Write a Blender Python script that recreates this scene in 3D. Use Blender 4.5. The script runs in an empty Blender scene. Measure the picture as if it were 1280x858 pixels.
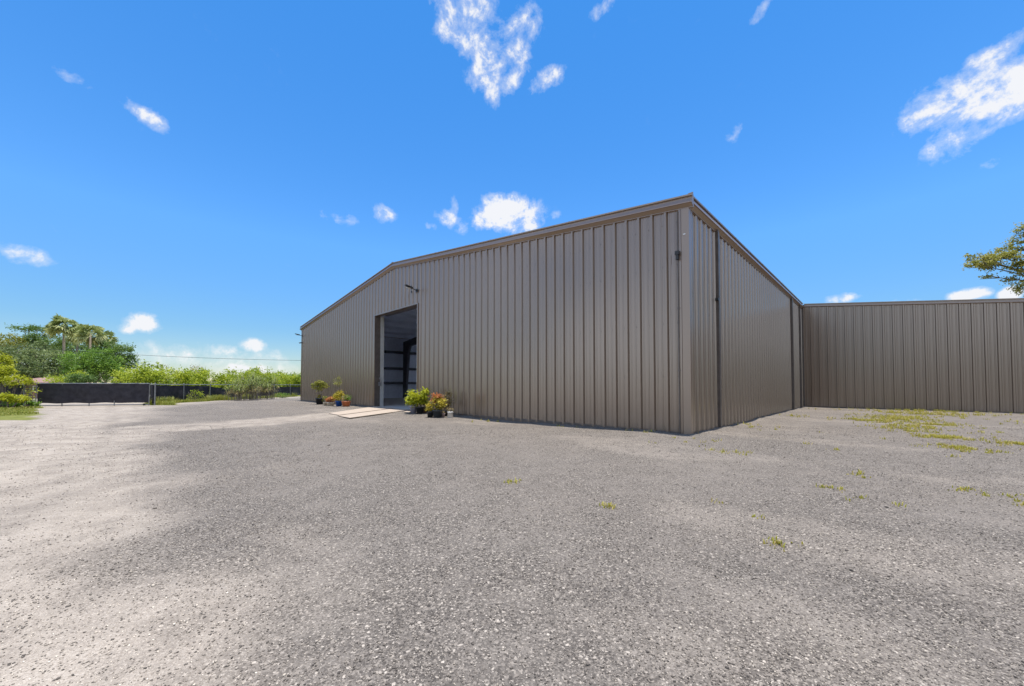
import bpy, math, random
import numpy as np
from mathutils import Vector, Matrix

S = bpy.context.scene
COL = S.collection
rng = np.random.default_rng(7)
R = math.radians

# ------------------------------------------------------------------ helpers
class MB:
    """collects shapes and links them as ONE mesh object"""
    def __init__(self):
        self.v = []; self.f = []; self.n = 0
    def add(self, verts, faces):
        b = self.n
        self.v.extend([tuple(p) for p in verts])
        self.f.extend([tuple(i + b for i in q) for q in faces])
        self.n += len(verts)
    def box(self, a, b):
        x0, y0, z0 = a; x1, y1, z1 = b
        self.add([(x0,y0,z0),(x1,y0,z0),(x1,y1,z0),(x0,y1,z0),(x0,y0,z1),(x1,y0,z1),(x1,y1,z1),(x0,y1,z1)],
                 [(0,3,2,1),(4,5,6,7),(0,1,5,4),(1,2,6,5),(2,3,7,6),(3,0,4,7)])
    def tube(self, pts, rad, seg=8, cap=True):
        pts = [Vector(p) for p in pts]
        if not hasattr(rad, '__len__'): rad = [rad] * len(pts)
        ring = []; b = self.n
        for i, p in enumerate(pts):
            d = (pts[min(i+1, len(pts)-1)] - pts[max(i-1, 0)]).normalized()
            u = d.cross(Vector((0,0,1)))
            if u.length < 1e-3: u = d.cross(Vector((1,0,0)))
            u.normalize(); w = d.cross(u)
            for k in range(seg):
                a = 2*math.pi*k/seg
                self.v.append(tuple(p + (u*math.cos(a) + w*math.sin(a))*rad[i]))
        for i in range(len(pts)-1):
            for k in range(seg):
                q = b + i*seg; k2 = (k+1) % seg
                self.f.append((q+k, q+k2, q+seg+k2, q+seg+k))
        self.n += len(pts)*seg
        if cap:
            self.f.append(tuple(b + k for k in reversed(range(seg))))
            self.f.append(tuple(b + (len(pts)-1)*seg + k for k in range(seg)))
    def lathe(self, prof, c=(0,0,0), seg=20):
        b = self.n
        for r_, z in prof:
            for k in range(seg):
                a = 2*math.pi*k/seg
                self.v.append((c[0]+r_*math.cos(a), c[1]+r_*math.sin(a), c[2]+z))
        for i in range(len(prof)-1):
            for k in range(seg):
                q = b+i*seg; k2 = (k+1) % seg
                self.f.append((q+k, q+k2, q+seg+k2, q+seg+k))
        self.n += len(prof)*seg
    def sweep(self, prof, frames, closed=True):
        """prof: list of (o, z); frames: list of functions (o,z)->xyz"""
        b = self.n; m = len(prof)
        for fr in frames:
            for o, z in prof: self.v.append(tuple(fr(o, z)))
        for i in range(len(frames)-1):
            for k in range(m if closed else m-1):
                k2 = (k+1) % m
                self.f.append((b+i*m+k, b+i*m+k2, b+(i+1)*m+k2, b+(i+1)*m+k))
        self.n += m*len(frames)
        self.f.append(tuple(b+k for k in range(m)))
        self.f.append(tuple(b+(len(frames)-1)*m+k for k in reversed(range(m))))

def link_mesh(name, me, mat, parent=None, smooth=False):
    if mat: me.materials.append(mat)
    if smooth: me.polygons.foreach_set('use_smooth', [True]*len(me.polygons))
    o = bpy.data.objects.new(name, me); COL.objects.link(o)
    if parent: o.parent = parent
    return o

def obj(name, mb, mat, parent=None, smooth=False):
    me = bpy.data.meshes.new(name)
    me.from_pydata(mb.v, [], mb.f); me.validate(); me.update()
    return link_mesh(name, me, mat, parent, smooth)

def np_mesh(name, V, F, rnd, mat, parent=None, smooth=False):
    """V (n,3), F (m,k) arrays, rnd (m,) per-face value"""
    me = bpy.data.meshes.new(name)
    m, k = F.shape
    me.vertices.add(len(V)); me.vertices.foreach_set('co', np.ascontiguousarray(V, dtype=np.float32).ravel())
    me.loops.add(m*k); me.loops.foreach_set('vertex_index', np.ascontiguousarray(F, dtype=np.int32).ravel())
    me.polygons.add(m); me.polygons.foreach_set('loop_start', np.arange(0, m*k, k, dtype=np.int32))
    me.polygons.foreach_set('loop_total', np.full(m, k, dtype=np.int32))
    me.update(calc_edges=True)
    if rnd is not None:
        at = me.attributes.new('rnd', 'FLOAT', 'FACE'); at.data.foreach_set('value', np.ascontiguousarray(rnd, dtype=np.float32))
    return link_mesh(name, me, mat, parent, smooth)

def thing(name, label, cat, loc=(0,0,0), rz=0, group=None):
    o = bpy.data.objects.new(name, None); COL.objects.link(o)
    o.location = loc; o.rotation_euler = (0,0,rz); o.empty_display_size = .2
    o['label'] = label; o['category'] = cat
    if group: o['group'] = group
    return o
def tag(o, label=None, cat=None, group=None, kind=None):
    if label: o['label'] = label
    if cat: o['category'] = cat
    if group: o['group'] = group
    if kind: o['kind'] = kind
    return o

# ------------------------------------------------------------------ materials
def mat_new(name):
    m = bpy.data.materials.new(name); m.use_nodes = True
    nt = m.node_tree; b = nt.nodes['Principled BSDF']
    return m, nt, b
def N(nt, t, **kw):
    n = nt.nodes.new(t)
    for k, v in kw.items(): setattr(n, k, v)
    return n
def ramp(nt, fac, stops):
    r = N(nt, 'ShaderNodeValToRGB'); e = r.color_ramp.elements
    while len(e) < len(stops): e.new(.5)
    for q, (p, c) in zip(e, stops):
        q.position = p; q.color = (c[0], c[1], c[2], 1) if hasattr(c, '__len__') else (c, c, c, 1)
    nt.links.new(fac, r.inputs[0]); return r.outputs[0]
def mix(nt, fac, a, b, mode='MIX'):
    n = N(nt, 'ShaderNodeMix', data_type='RGBA', blend_type=mode)
    for s, v in ((n.inputs[0], fac), (n.inputs[6], a), (n.inputs[7], b)):
        if hasattr(v, 'links'): nt.links.new(v, s)
        elif hasattr(v, '__len__'): s.default_value = (v[0], v[1], v[2], 1)
        else: s.default_value = v
    return n.outputs[2]
def math_(nt, op, a, b=None, clamp=False):
    n = N(nt, 'ShaderNodeMath', operation=op, use_clamp=clamp)
    for i, v in enumerate((a, b)):
        if v is None: continue
        if hasattr(v, 'links'): nt.links.new(v, n.inputs[i])
        else: n.inputs[i].default_value = v
    return n.outputs[0]
def noise(nt, vec, scale, detail=4, rough=.55, dist=0):
    n = N(nt, 'ShaderNodeTexNoise'); n.inputs['Scale'].default_value = scale
    n.inputs['Detail'].default_value = detail; n.inputs['Roughness'].default_value = rough
    n.inputs['Distortion'].default_value = dist
    if vec is not None: nt.links.new(vec, n.inputs['Vector'])
    return n.outputs[0]
def coord(nt): return N(nt, 'ShaderNodeTexCoord').outputs['Object']
def mapping(nt, vec, scale=(1,1,1), rot=(0,0,0)):
    m = N(nt, 'ShaderNodeMapping'); m.inputs['Scale'].default_value = scale; m.inputs['Rotation'].default_value = rot
    nt.links.new(vec, m.inputs['Vector']); return m.outputs[0]
def bump(nt, b, h, strength=.3, dist=.01):
    n = N(nt, 'ShaderNodeBump'); n.inputs['Strength'].default_value = strength; n.inputs['Distance'].default_value = dist
    nt.links.new(h, n.inputs['Height']); nt.links.new(n.outputs[0], b.inputs['Normal'])

def plain(name, col, rough=.6, metal=0, var=.25, scale=6, spec=.5):
    m, nt, b = mat_new(name); c = coord(nt)
    f = noise(nt, c, scale, 5)
    lo = tuple(x*(1-var) for x in col); hi = tuple(min(1, x*(1+var)) for x in col)
    nt.links.new(ramp(nt, f, [(.3, lo), (.7, hi)]), b.inputs['Base Color'])
    b.inputs['Roughness'].default_value = rough; b.inputs['Metallic'].default_value = metal
    b.inputs['Specular IOR Level'].default_value = spec
    return m

def painted_metal(name, col, rough=.33):
    m, nt, b = mat_new(name); c = coord(nt)
    streak = noise(nt, mapping(nt, c, (5, 5, .35)), 3, 5)
    blot = noise(nt, c, 1.3, 4)
    col1 = ramp(nt, streak, [(.3, tuple(x*.985 for x in col)), (.72, tuple(x*1.015 for x in col))])
    sep = N(nt, 'ShaderNodeSeparateXYZ'); nt.links.new(c, sep.inputs[0])
    z = math_(nt, 'ADD', sep.outputs[2], math_(nt, 'MULTIPLY', noise(nt, c, 4, 5), .9))
    dust = math_(nt, 'MULTIPLY', math_(nt, 'SUBTRACT', .95, z, clamp=True), .3)   # rain-splashed dust at the foot
    col2 = mix(nt, dust, col1, (.24, .20, .165))
    nt.links.new(col2, b.inputs['Base Color'])
    nt.links.new(ramp(nt, blot, [(.3, rough*.96), (.75, rough*1.06)]), b.inputs['Roughness'])
    b.inputs['Specular IOR Level'].default_value = .5
    b.inputs['IOR'].default_value = 2.2; b.inputs['Specular Tint'].default_value = (1, .94, .88, 1)      # bronze-flake paint
    return m

def leaf_mat(name, c0, c1, c2, trans=.35):
    m, nt, b = mat_new(name)
    a = N(nt, 'ShaderNodeAttribute', attribute_name='rnd')
    col = ramp(nt, a.outputs['Fac'], [(0, c0), (.5, c1), (1, c2)])
    nt.links.new(col, b.inputs['Base Color']); b.inputs['Roughness'].default_value = .55
    b.inputs['Specular IOR Level'].default_value = .35
    t = N(nt, 'ShaderNodeBsdfTranslucent'); nt.links.new(col, t.inputs[0])
    ms = N(nt, 'ShaderNodeMixShader'); ms.inputs[0].default_value = trans
    nt.links.new(b.outputs[0], ms.inputs[1]); nt.links.new(t.outputs[0], ms.inputs[2])
    nt.links.new(ms.outputs[0], nt.nodes['Material Output'].inputs['Surface'])
    return m

BRONZE = (.175, .122, .084)
M_wall = painted_metal('bronze_panel', BRONZE, .23)
M_trim = painted_metal('bronze_trim', (.20, .135, .09), .3)
M_dark = plain('dark_bronze', (.10, .08, .066), .45)
M_roofm = painted_metal('roof_panel', (.16, .145, .13), .4)
M_liner = plain('white_liner', (.76, .81, .92), .7, var=.06)
M_steel = plain('primer_steel', (.085, .085, .105), .6)
M_galv = plain('galvanised', (.26, .26, .26), .45, .5, .15)
M_conc = plain('concrete_slab', (.46, .44, .41), .8, var=.15, scale=3)
M_black = plain('black_plastic', (.02, .02, .021), .45)
M_lens = plain('lamp_lens', (.6, .6, .56), .3, var=.05)
M_mesh = plain('screen_fabric', (.042, .039, .045), .9, var=.3, scale=4, spec=.2)
M_wood = plain('weathered_wood', (.17, .105, .075), .8, var=.35, scale=9)
M_white = plain('white_paint', (.72, .72, .7), .5, var=.1)
M_bark = plain('bark', (.13, .105, .085), .9, var=.4, scale=14)
M_palmbark = plain('palm_bark', (.24, .2, .155), .9, var=.35, scale=14)
M_soil = plain('potting_soil', (.035, .026, .02), .95, var=.4, scale=40)

# ------------------------------------------------------------------ camera
F_PX, HOR, PITCH, CAM_H = 474.0, 482.0, R(1.5), 1.0
cam = bpy.data.cameras.new('camera'); cam.sensor_width = 36; cam.lens = F_PX/1280*36
cam.shift_y = (HOR-429-F_PX*math.tan(PITCH))/1280
cam.clip_start = .05; cam.clip_end = 3000
co = bpy.data.objects.new('camera', cam); COL.objects.link(co)
co.location = (0,0,CAM_H); co.rotation_euler = (R(90)+PITCH, 0, 0)
S.camera = co
def gp(x, y, z=0):                       # photo pixel on the ground (or at height z) -> world, used only to read off positions
    Y = F_PX*(CAM_H-z)/(y-HOR); return Vector(((x-640)/F_PX*Y, Y, z))
def at(x, y, Y): return Vector(((x-640)/F_PX*Y, Y, CAM_H+(HOR-y)/F_PX*Y))

# ------------------------------------------------------------------ warehouse
TH = R(45.34); CX, CY = 3.637, 7.77
d2 = Vector((math.cos(TH), math.sin(TH), 0)); d1 = Vector((-math.sin(TH), math.cos(TH), 0))
def loc2w(x, y, z=0): return Vector((CX, CY, 0)) + d2*x + d1*y + Vector((0,0,z))
def w2loc(X, Y): v = Vector((X-CX, Y-CY, 0)); return v.dot(d2), v.dot(d1)
W, RY, L, SL = 24.75, 12.35, 30.0, .116
EH = 4.80                                   # wall top at the eave
D0, D1, DH = 10.40, 14.10, 4.25             # door opening
def roofz(y): return EH + .06 + SL*(min(y, W-y) if y >= 0 else y)
RIB = .3048
def corr(s0, s1, off):
    """trapezoid-rib profile: list of (s, depth)"""
    pts = []
    k = math.floor((s0-off)/RIB) - 1
    while off + k*RIB < s1 + RIB:
        c = off + k*RIB
        pts += [(c-.051,0),(c-.050,-.014),(c-.043,-.014),(c-.042,0),(c-.024,.038),(c+.024,.038),(c+.042,0)]
        for q in (.1016, .2032):
            pts += [(c+q-.017,0),(c+q-.009,.007),(c+q+.009,.007),(c+q+.017,0)]
        k += 1
    out = [(s0,0)] + [p for p in pts if s0 < p[0] < s1] + [(s1,0)]
    return out
def corr_wall(mb, s0, s1, off, zb, zt, pos):
    """pos(s, d, z) -> local xyz; zb, zt functions of s"""
    P = corr(s0, s1, off); v = []; f = []
    for s, d in P: v += [pos(s, d, zb(s)), pos(s, d, zt(s))]
    for i in range(len(P)-1): f.append((2*i, 2*i+2, 2*i+3, 2*i+1))
    mb.add(v, f)

wh = thing('metal_warehouse', 'large dark bronze corrugated metal warehouse with gabled roof and open tall doorway', 'warehouse', (CX, CY, 0), TH)
ZB = -.12
GOFF = .149
gw = MB(); gpos = lambda s, d, z: (-d, s, z)
zt = lambda s: roofz(s) - .05
corr_wall(gw, 0, D0, GOFF, lambda s: ZB, zt, gpos)
corr_wall(gw, D1, W, GOFF, lambda s: ZB, zt, gpos)
corr_wall(gw, D0, RY, GOFF, lambda s: DH, zt, gpos); corr_wall(gw, RY, D1, GOFF, lambda s: DH, zt, gpos)
obj('front_wall', gw, M_wall, wh)
XJ = 14.6
sw = MB(); corr_wall(sw, 0, L, .44, lambda s: ZB, lambda s: EH-.02, lambda s, d, z: (s, -d, z)); obj('side_wall', sw, M_wall, wh)
fw = MB(); corr_wall(fw, 0, L, .44, lambda s: ZB, lambda s: EH-.02, lambda s, d, z: (s, W+d, z)); obj('side_wall', fw, M_wall, wh)
rw = MB(); corr_wall(rw, 0, RY, GOFF, lambda s: ZB, zt, lambda s, d, z: (L+d, s, z)); corr_wall(rw, RY, W, GOFF, lambda s: ZB, zt, lambda s, d, z: (L+d, s, z)); obj('rear_wall', rw, M_wall, wh)
# screws along the girts
sc = MB()
for z in (.12, 1.19, 2.32, 3.55, 4.45):
    k = 0
    while GOFF + k*RIB < W:
        s = GOFF + k*RIB + .075
        if not (D0-.1 < s < D1+.1 and z < DH): sc.box((-.008, s-.007, z-.007), (-.0005, s+.007, z+.007))
        k += 1
tag(obj('screw_rows', sc, M_dark, wh), kind='stuff')
# roof
ADDED_SKYL = [(13.0, 14.3), (21.0, 22.2)]       # unseen roof strips added to let daylight brighten the interior
rf = MB()
P = corr(-.07, L+.07, .3)
for (ya, yb) in ((-.04, RY), (RY, W+.04)):
    v = []; f = []
    for s, d in P: v += [(s, ya, roofz(ya) if ya < RY else roofz(RY)), (s, yb, roofz(yb) if yb < W else EH+.06-SL*.04)]
    for i, (s, d) in enumerate(P):
        for j in (2*i, 2*i+1): v[j] = (v[j][0], v[j][1], v[j][2]+d)
    for i in range(len(P)-1):
        if not any(a_ < (P[i][0]+P[i+1][0])/2 < b_ for a_, b_ in ADDED_SKYL): f.append((2*i, 2*i+2, 2*i+3, 2*i+1))
    rf.add(v, f)
rfo = obj('roof', rf, M_roofm, wh)
rc = MB(); rc.sweep([(-.28, -.0325+.045), (0, .045+.045), (.28, -.0325+.045), (.28, -.0325+.035), (0, .045+.03), (-.28, -.0325+.035)],
         [lambda o, z, x=x: (x, RY+o, roofz(RY)+z) for x in (-.1, L+.1)])
obj('ridge_cap', rc, M_trim, rfo)
PROF = [(0,-.25),(.045,-.25),(.045,-.236),(.036,-.232),(.105,-.178),(.128,-.172),(.106,-.090),(.075,-.086),(.072,-.036),(.110,-.030),(.114,0),(.06,.012),(0,.012)]
rk = MB()
def fr(y, y2=None): return lambda o, z: (-o-.001, y, (roofz(y) if y >= 0 else EH+.06+SL*y) + .055 + z)
rk.sweep(PROF, [fr(-.127), fr(0), fr(RY)])
rk.sweep(PROF, [fr(RY+.001), fr(W-.001), lambda o, z: (-o-.001, W+.127, EH+.06-SL*.127+.055+z)])
rko = obj('rake_trim', rk, M_trim, wh)
gt = MB(); gz = EH+.06+.055
gt.sweep(PROF, [lambda o, z, x=x: (x, -o-.001, gz+z-.012) for x in (.003, XJ-.13)])
gt.box((-.02, -.118, gz-.03), (.003, -.02, gz+.055))       # upstand at the end of the gutter
gto = obj('gutter', gt, M_trim, wh)
PJ = [(o_+.003 if o_ > 0 else 0, z_+(.003 if z_ >= 0 else -.003 if z_ <= -.236 else 0)) for o_, z_ in PROF]
for xj in (3.1, 6.2, 9.3, 12.4):
    q = MB(); q.sweep(PJ, [lambda o, z, x=x: (x, -o-.001, gz+z-.012) for x in (xj, xj+.05)]); obj('joint_cover', q, M_trim, gto)
for yj in (2.9, 5.95, 9.0, 15.4, 18.5, 21.6):
    q = MB(); q.sweep(PJ, [fr(yj), fr(yj+.05)]); obj('joint_cover', q, M_trim, rko)
gt2 = MB(); gt2.sweep(PROF, [lambda o, z, x=x: (x, W+o+.001, gz+z-.012) for x in (.003, L)]); obj('gutter', gt2, M_trim, wh)
# corner trims
ct = MB(); ct.add([(-.04,.115,ZB),(-.04,-.04,ZB),(.07,-.04,ZB),(.07,0,ZB),(0,0,ZB),(0,.115,ZB)] + [(-.04,.115,gz-.24),(-.04,-.04,gz-.24),(.07,-.04,gz-.24),(.07,0,gz-.24),(0,0,gz-.24),(0,.115,gz-.24)],
       [(0,6,7,1),(1,7,8,2),(2,8,9,3),(5,11,6,0),(6,11,10,9,8,7)])
obj('corner_trim', ct, M_trim, wh)
ct = MB(); ct.box((-.04, W-.10, ZB), (-.001, W+.042, gz-.24)); obj('corner_trim', ct, M_trim, wh)
# base trim
for ya, yb in ((.12, D0-.1), (D1+.1, W-.1)):
    bt = MB(); bt.box((-.012, ya, ZB), (-.036, yb, .03)); obj('base_trim', bt, M_dark, wh)
# downspouts
def downspout(x0, w=.09, p=.094):
    m = MB(); m.box((x0, -p, ZB), (x0+w, -.036, gz-.27)); m.box((x0+.01, -p+.008, gz-.27), (x0+w-.01, -.02, gz-.2))
    o = obj('downspout', m, M_dark, wh)
    for z in (.9, 3.1):
        s = MB(); s.box((x0-.012, -p-.004, z), (x0+w+.012, -.034, z+.03)); obj('strap', s, M_dark, o)
    return o
downspout(1.67, .1, .096); downspout(11.5, .12, .11); downspout(13.6, .10, .10)
# door frame
df = MB()
df.box((-.042, D0-.06, ZB), (-.001, D0, DH+.04)); df.box((-.042, D1, ZB), (-.001, D1+.06, DH+.04)); df.box((-.042, D0+.001, DH-.004), (-.001, D1-.001, DH+.04))
frame = obj('door_frame', df, M_wall, wh)
jb = MB(); jb.box((.001, D0-.05, ZB), (.25, D0, DH)); jb.box((.001, D1, ZB), (.25, D1+.05, DH)); jb.box((.001, D0, DH), (.25, D1, DH+.06)); obj('jamb', jb, M_dark, frame)
M_track = plain('door_track_paint', (.42, .42, .4), .5, var=.1)
for yy in ((D1-.012, D1+.05), (D0-.05, D0+.012)):
    t = MB(); t.box((.252, yy[0], .0), (.43, yy[1], DH)); obj('door_track', t, M_track, frame)
la = MB(); la.tube([(.20, D1-.02, 1.35), (.20, D1-.09, 1.33), (.26, D1-.10, 1.12)], .022, 8); la.box((.16, D1-.05, .98), (.30, D1-.013, 1.16)); obj('door_latch', la, M_galv, frame)
cu = MB()
for k in range(9):                           # rolled-up curtain drum above the head
    pass
cu.tube([(.62, D0-.1, DH+.32), (.62, D1+.1, DH+.32)], .24, 20); obj('rolled_curtain', cu, M_steel, frame)
# interior
fl = MB(); fl.box((-.02, .02, -.1), (L-.02, W-.02, .02)); obj('floor_slab', fl, M_conc, wh)
ln = MB()
ln.box((.03, W-.05, .02), (L-.03, W-.03, EH-.06)); obj('wall_liner', ln, M_liner, wh)
ln = MB(); ln.box((L-.05, .06, .02), (L-.03, W-.06, EH-.06)); obj('wall_liner', ln, M_liner, wh)
ln = MB(); ln.box((.03, .03, .02), (L-.06, .05, EH-.06)); obj('wall_liner', ln, M_liner, wh)
for z in (1.19, 2.32, 3.6):
    g = MB(); g.box((.05, W-.26, z-.09), (L-.06, W-.055, z+.09)); obj('girt', g, M_steel, wh)
for y in [1.4+1.5*k for k in range(16)]:
    if abs(y-RY) > .3:
        g = MB(); g.box((.05, y-.04, roofz(y)-.29), (L-.06, y+.04, roofz(y)-.06)); obj('purlin', g, M_liner, wh)
for x in (.55, 7.35, 14.7, 22):
    m = MB()
    for sgn in (0, 1):
        Yf = (lambda y: y) if not sgn else (lambda y: W-y)
        # tapered column and rafter of one rigid frame
        A = [(.28,.02),(.28,EH-.35),(RY,roofz(RY)-.34),(RY,roofz(RY)-.78),(1.25,EH-.75),(1.05,EH-1.15),(.62,.02)]
        v = [(x-.1, Yf(a), z) for a, z in A] + [(x+.1, Yf(a), z) for a, z in A]; n = len(A)
        f = [tuple(range(n)), tuple(range(2*n-1, n-1, -1))] + [(i, (i+1) % n, n+(i+1) % n, n+i) for i in range(n)]
        m.add(v, f)
    obj('rigid_frame', m, M_steel, wh)
ul = MB(); xs_ = [.03] + [q for ab in ADDED_SKYL for q in ab] + [L-.04]
for (ya, yb) in ((.05, RY-.002), (RY+.002, W-.05)):
    for xa, xb in zip(xs_[::2], xs_[1::2]):
        ul.add([(xa,ya,roofz(ya)-.045),(xb,ya,roofz(ya)-.045),(xb,yb,roofz(yb)-.045),(xa,yb,roofz(yb)-.045)], [(0,1,2,3)])
M_added_skyl, nt, b = mat_new('translucent_panel')  # translucent panes added over the roof strips to pass daylight inside
_t = N(nt, 'ShaderNodeBsdfTranslucent'); _t.inputs[0].default_value = (.80,.88,1.0,1); nt.links.new(_t.outputs[0], nt.nodes['Material Output'].inputs['Surface'])
for xa, xb in ADDED_SKYL:
    for (ya, yb) in ((.1, RY-.03), (RY+.03, W-.1)):
        q = MB(); q.add([(xa-.02,ya,roofz(ya)-.02),(xb+.02,ya,roofz(ya)-.02),(xb+.02,yb,roofz(yb)-.02),(xa-.02,yb,roofz(yb)-.02)], [(0,1,2,3)]); obj('added_skylight_panel', q, M_added_skyl, rfo)
obj('roof_liner', ul, M_liner, wh)
# conduit with junction box on the front wall, sensor on the side
cd = MB(); cd.tube([(-.055, .185, .0), (-.055, .185, gz-.27)], .013, 8); co_ = obj('conduit', cd, M_dark, wh)
for z in (1.3, 2.6):
    s = MB(); s.box((-.062, .16, z), (-.034, .21, z+.025)); obj('strap', s, M_dark, co_)
jbx = MB(); jbx.box((-.12, .145, 3.72), (-.036, .225, 3.80)); jbx.box((-.11, .16, 3.62), (-.05, .21, 3.72)); obj('junction_box', jbx, M_black, wh)
bk = MB(); bk.box((-.052, .03, 4.12), (-.0405, .075, 4.145)); obj('cable_clip', bk, M_white, wh)
se = MB(); se.box((1.6, -.10, 3.0), (1.667, -.04, 3.06)); obj('sensor', se, M_black, wh)

# ------------------------------------------------------------------ lean-to annex
an = thing('lean_to_annex', 'lower dark bronze metal lean-to wing with sloping top edge joined to the warehouse side', 'annex', loc2w(XJ, 0), TH)
AW, ASL, AH = 13.0, .119, 4.83
zta = lambda s: AH - ASL*s
aw = MB(); corr_wall(aw, .0, AW, .073, lambda s: ZB, lambda s: zta(s)-.02, lambda s, d, z: (-d, -s, z)); obj('front_wall', aw, M_wall, an)
ae = MB(); corr_wall(ae, 0, 15, .1, lambda s: ZB, lambda s: zta(AW)-.05, lambda s, d, z: (s, -AW-d, z)); obj('end_wall', ae, M_wall, an)
ar = MB(); v = []; f = []
PP = corr(-.06, 15, .2)
for s, d in PP: v += [(s, -.05, zta(.05)+.03+d), (s, -AW-.08, zta(AW+.08)+.03+d)]
ar.add(v, [(2*i, 2*i+2, 2*i+3, 2*i+1) for i in range(len(PP)-1)]); obj('roof', ar, M_roofm, an)
PROF2 = [(0,-.14),(.04,-.14),(.045,-.128),(.085,-.118),(.075,-.062),(.05,-.055),(.05,-.02),(.08,-.012),(.08,.015),(0,.02)]
rk = MB(); rk.sweep(PROF2, [lambda o, z, y=y: (-o-.001, -y, zta(y)+.07+z) for y in (.13, AW+.1)]); obj('rake_trim', rk, M_trim, an)
ic = MB(); ic.box((-.05, -.09, ZB), (-.036, -.037, AH-.1)); obj('corner_trim', ic, M_dark, an)
bt = MB(); bt.box((-.036, -AW, ZB), (-.012, -.1, .025)); obj('base_trim', bt, M_dark, an)

# ------------------------------------------------------------------ wall lamps
def wall_lamp(y, z, label, reach=.52, rise=.13, rod=True):
    t = thing('wall_lamp', label, 'wall lamp', loc2w(-.036, y, z), TH, 'lamps on the front wall of the warehouse')
    m = MB(); m.box((-.03, -.05, -.06), (0, .05, .06)); obj('mount', m, M_black, t)
    m = MB(); m.tube([(-.02,0,0), (-reach*.45, 0, rise*.45)], .018, 8); obj('arm', m, M_black, t)
    h = MB(); a = reach*.42; zz = rise*.42
    h.add([(-a,-.07,zz-.025),(-a,.07,zz-.025),(-reach,.05,rise-.01),(-reach,-.05,rise-.01),(-a,-.07,zz+.035),(-a,.07,zz+.035),(-reach,.05,rise+.02),(-reach,-.05,rise+.02)],
          [(3,2,1,0),(4,5,6,7),(0,1,5,4),(1,2,6,5),(2,3,7,6),(3,0,4,7)])
    ho = obj('lamp_head', h, M_black, t)
    le = MB(); le.box((-reach+.05, -.04, zz-.02), (-a-.05, .04, zz-.012)); obj('lens', le, M_lens, ho)
    if rod:
        m = MB(); m.tube([(-.24,0,-.10),(-.24,0,.19)], .008, 6); m.box((-.26,-.02,-.13),(-.22,.02,-.07)); obj('photocell', m, M_black, t)
wall_lamp(10.42, 4.79, 'black lamp arm sticking out just above the right corner of the open doorway')
wall_lamp(24.55, 4.27, 'small black lamp arm under the eave at the far end of the front wall', .45, .1, False)
m = thing('security_camera', 'tiny dark camera under the lamp at the far wall corner', 'camera', loc2w(-.036, 24.55, 3.82), TH)
q = MB(); q.box((-.03,-.04,-.04),(0,.04,.04)); obj('mount', q, M_black, m)
q = MB(); q.tube([(-.02,0,0),(-.2,0,-.03)], .035, 10); obj('camera_body', q, M_black, m)

# ------------------------------------------------------------------ ground
def lerp_edge(px, py, poly):
    """signed distance-like: x minus the polyline's x at depth y"""
    ys = np.array([p[1] for p in poly]); xs = np.array([p[0] for p in poly])
    return px - np.interp(py, ys, xs)
def seg_dist(px, py, pts):
    d = np.full(px.shape, 1e9)
    for (ax, ay), (bx, by) in zip(pts[:-1], pts[1:]):
        ux, uy = bx-ax, by-ay; t = np.clip(((px-ax)*ux+(py-ay)*uy)/(ux*ux+uy*uy), 0, 1)
        d = np.minimum(d, np.hypot(px-ax-t*ux, py-ay-t*uy))
    return d
def sm(x, a, b): t = np.clip((x-a)/(b-a), 0, 1); return t*t*(3-2*t)
def axis(lo, hi, a, b, st):
    mid = np.arange(a, b+1e-6, st); g = st; r = [b]
    while r[-1] < hi: g *= 1.28; r.append(r[-1]+g)
    g = st; l = [a]
    while l[-1] > lo: g *= 1.28; l.append(l[-1]-g)
    return np.concatenate([np.array(l[:0:-1]), mid, np.array(r[1:])])
gx = axis(-900, 900, -27, 22, .14); gy = axis(-300, 1500, -2, 28, .14)
GX, GY = np.meshgrid(gx, gy)
def vnoise(x, y, s, seed):
    r_ = np.random.default_rng(seed); t = r_.random((64, 64)); x = x/s; y = y/s
    xi = np.floor(x).astype(int); yi = np.floor(y).astype(int); fx = x-xi; fy = y-yi
    fx = fx*fx*(3-2*fx); fy = fy*fy*(3-2*fy)
    g = lambda i, j: t[(yi+j) % 64, (xi+i) % 64]
    return (g(0,0)*(1-fx)+g(1,0)*fx)*(1-fy)+(g(0,1)*(1-fx)+g(1,1)*fx)*fy
FENCE = [(-18.1, 19.1), (-20.2, 21.5), (-20.4, 25.6), (-20.6, 40), (-20.6, 90)]
GA, GB = Vector((-22.55, 17.9, 0)), Vector((-18.25, 18.95, 0))
def height(x, y):
    h = (vnoise(x, y, 3.1, 1)-.5)*.05 + (vnoise(x, y, 1.1, 2)-.5)*.026 + (vnoise(x, y, .45, 3)-.5)*.013
    near = 1 - sm(np.hypot(x, y), 16, 34)*.85
    # slight hollow along the middle of the front wall
    wx = (x-CX)*d2.x+(y-CY)*d2.y; wy = (x-CX)*d1.x+(y-CY)*d1.y
    h = h*near - .05*np.exp(-((wy-5)/3.0)**2)*np.exp(-(wx/2.5)**2) + .03*np.exp(-(wy/1.2)**2-(wx/1.5)**2)
    foot = np.exp(-(np.minimum(np.abs(np.where((wy > 0) & (wy < W), wx, 9)), np.abs(np.where((wx > 0) & (wx < 15), wy, 9)))/.35)**2)
    h = h + foot*(vnoise(x, y, .5, 12)-.35)*.05
    h = h*(1-.9*np.exp(-(((x+5.6)/1.6)**2+((y-14.4)/2.6)**2)**2))
    inside = (wx > .15) & (wy > .1) & (wy < W-.1) & (wx < L)
    return np.where(inside, -.14, h)
HZ = height(GX, GY)
V = np.stack([GX.ravel(), GY.ravel(), HZ.ravel()], 1)
ny, nx = GX.shape
I = np.arange(ny*nx).reshape(ny, nx)
F = np.stack([I[:-1,:-1].ravel(), I[:-1,1:].ravel(), I[1:,1:].ravel(), I[1:,:-1].ravel()], 1)
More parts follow.
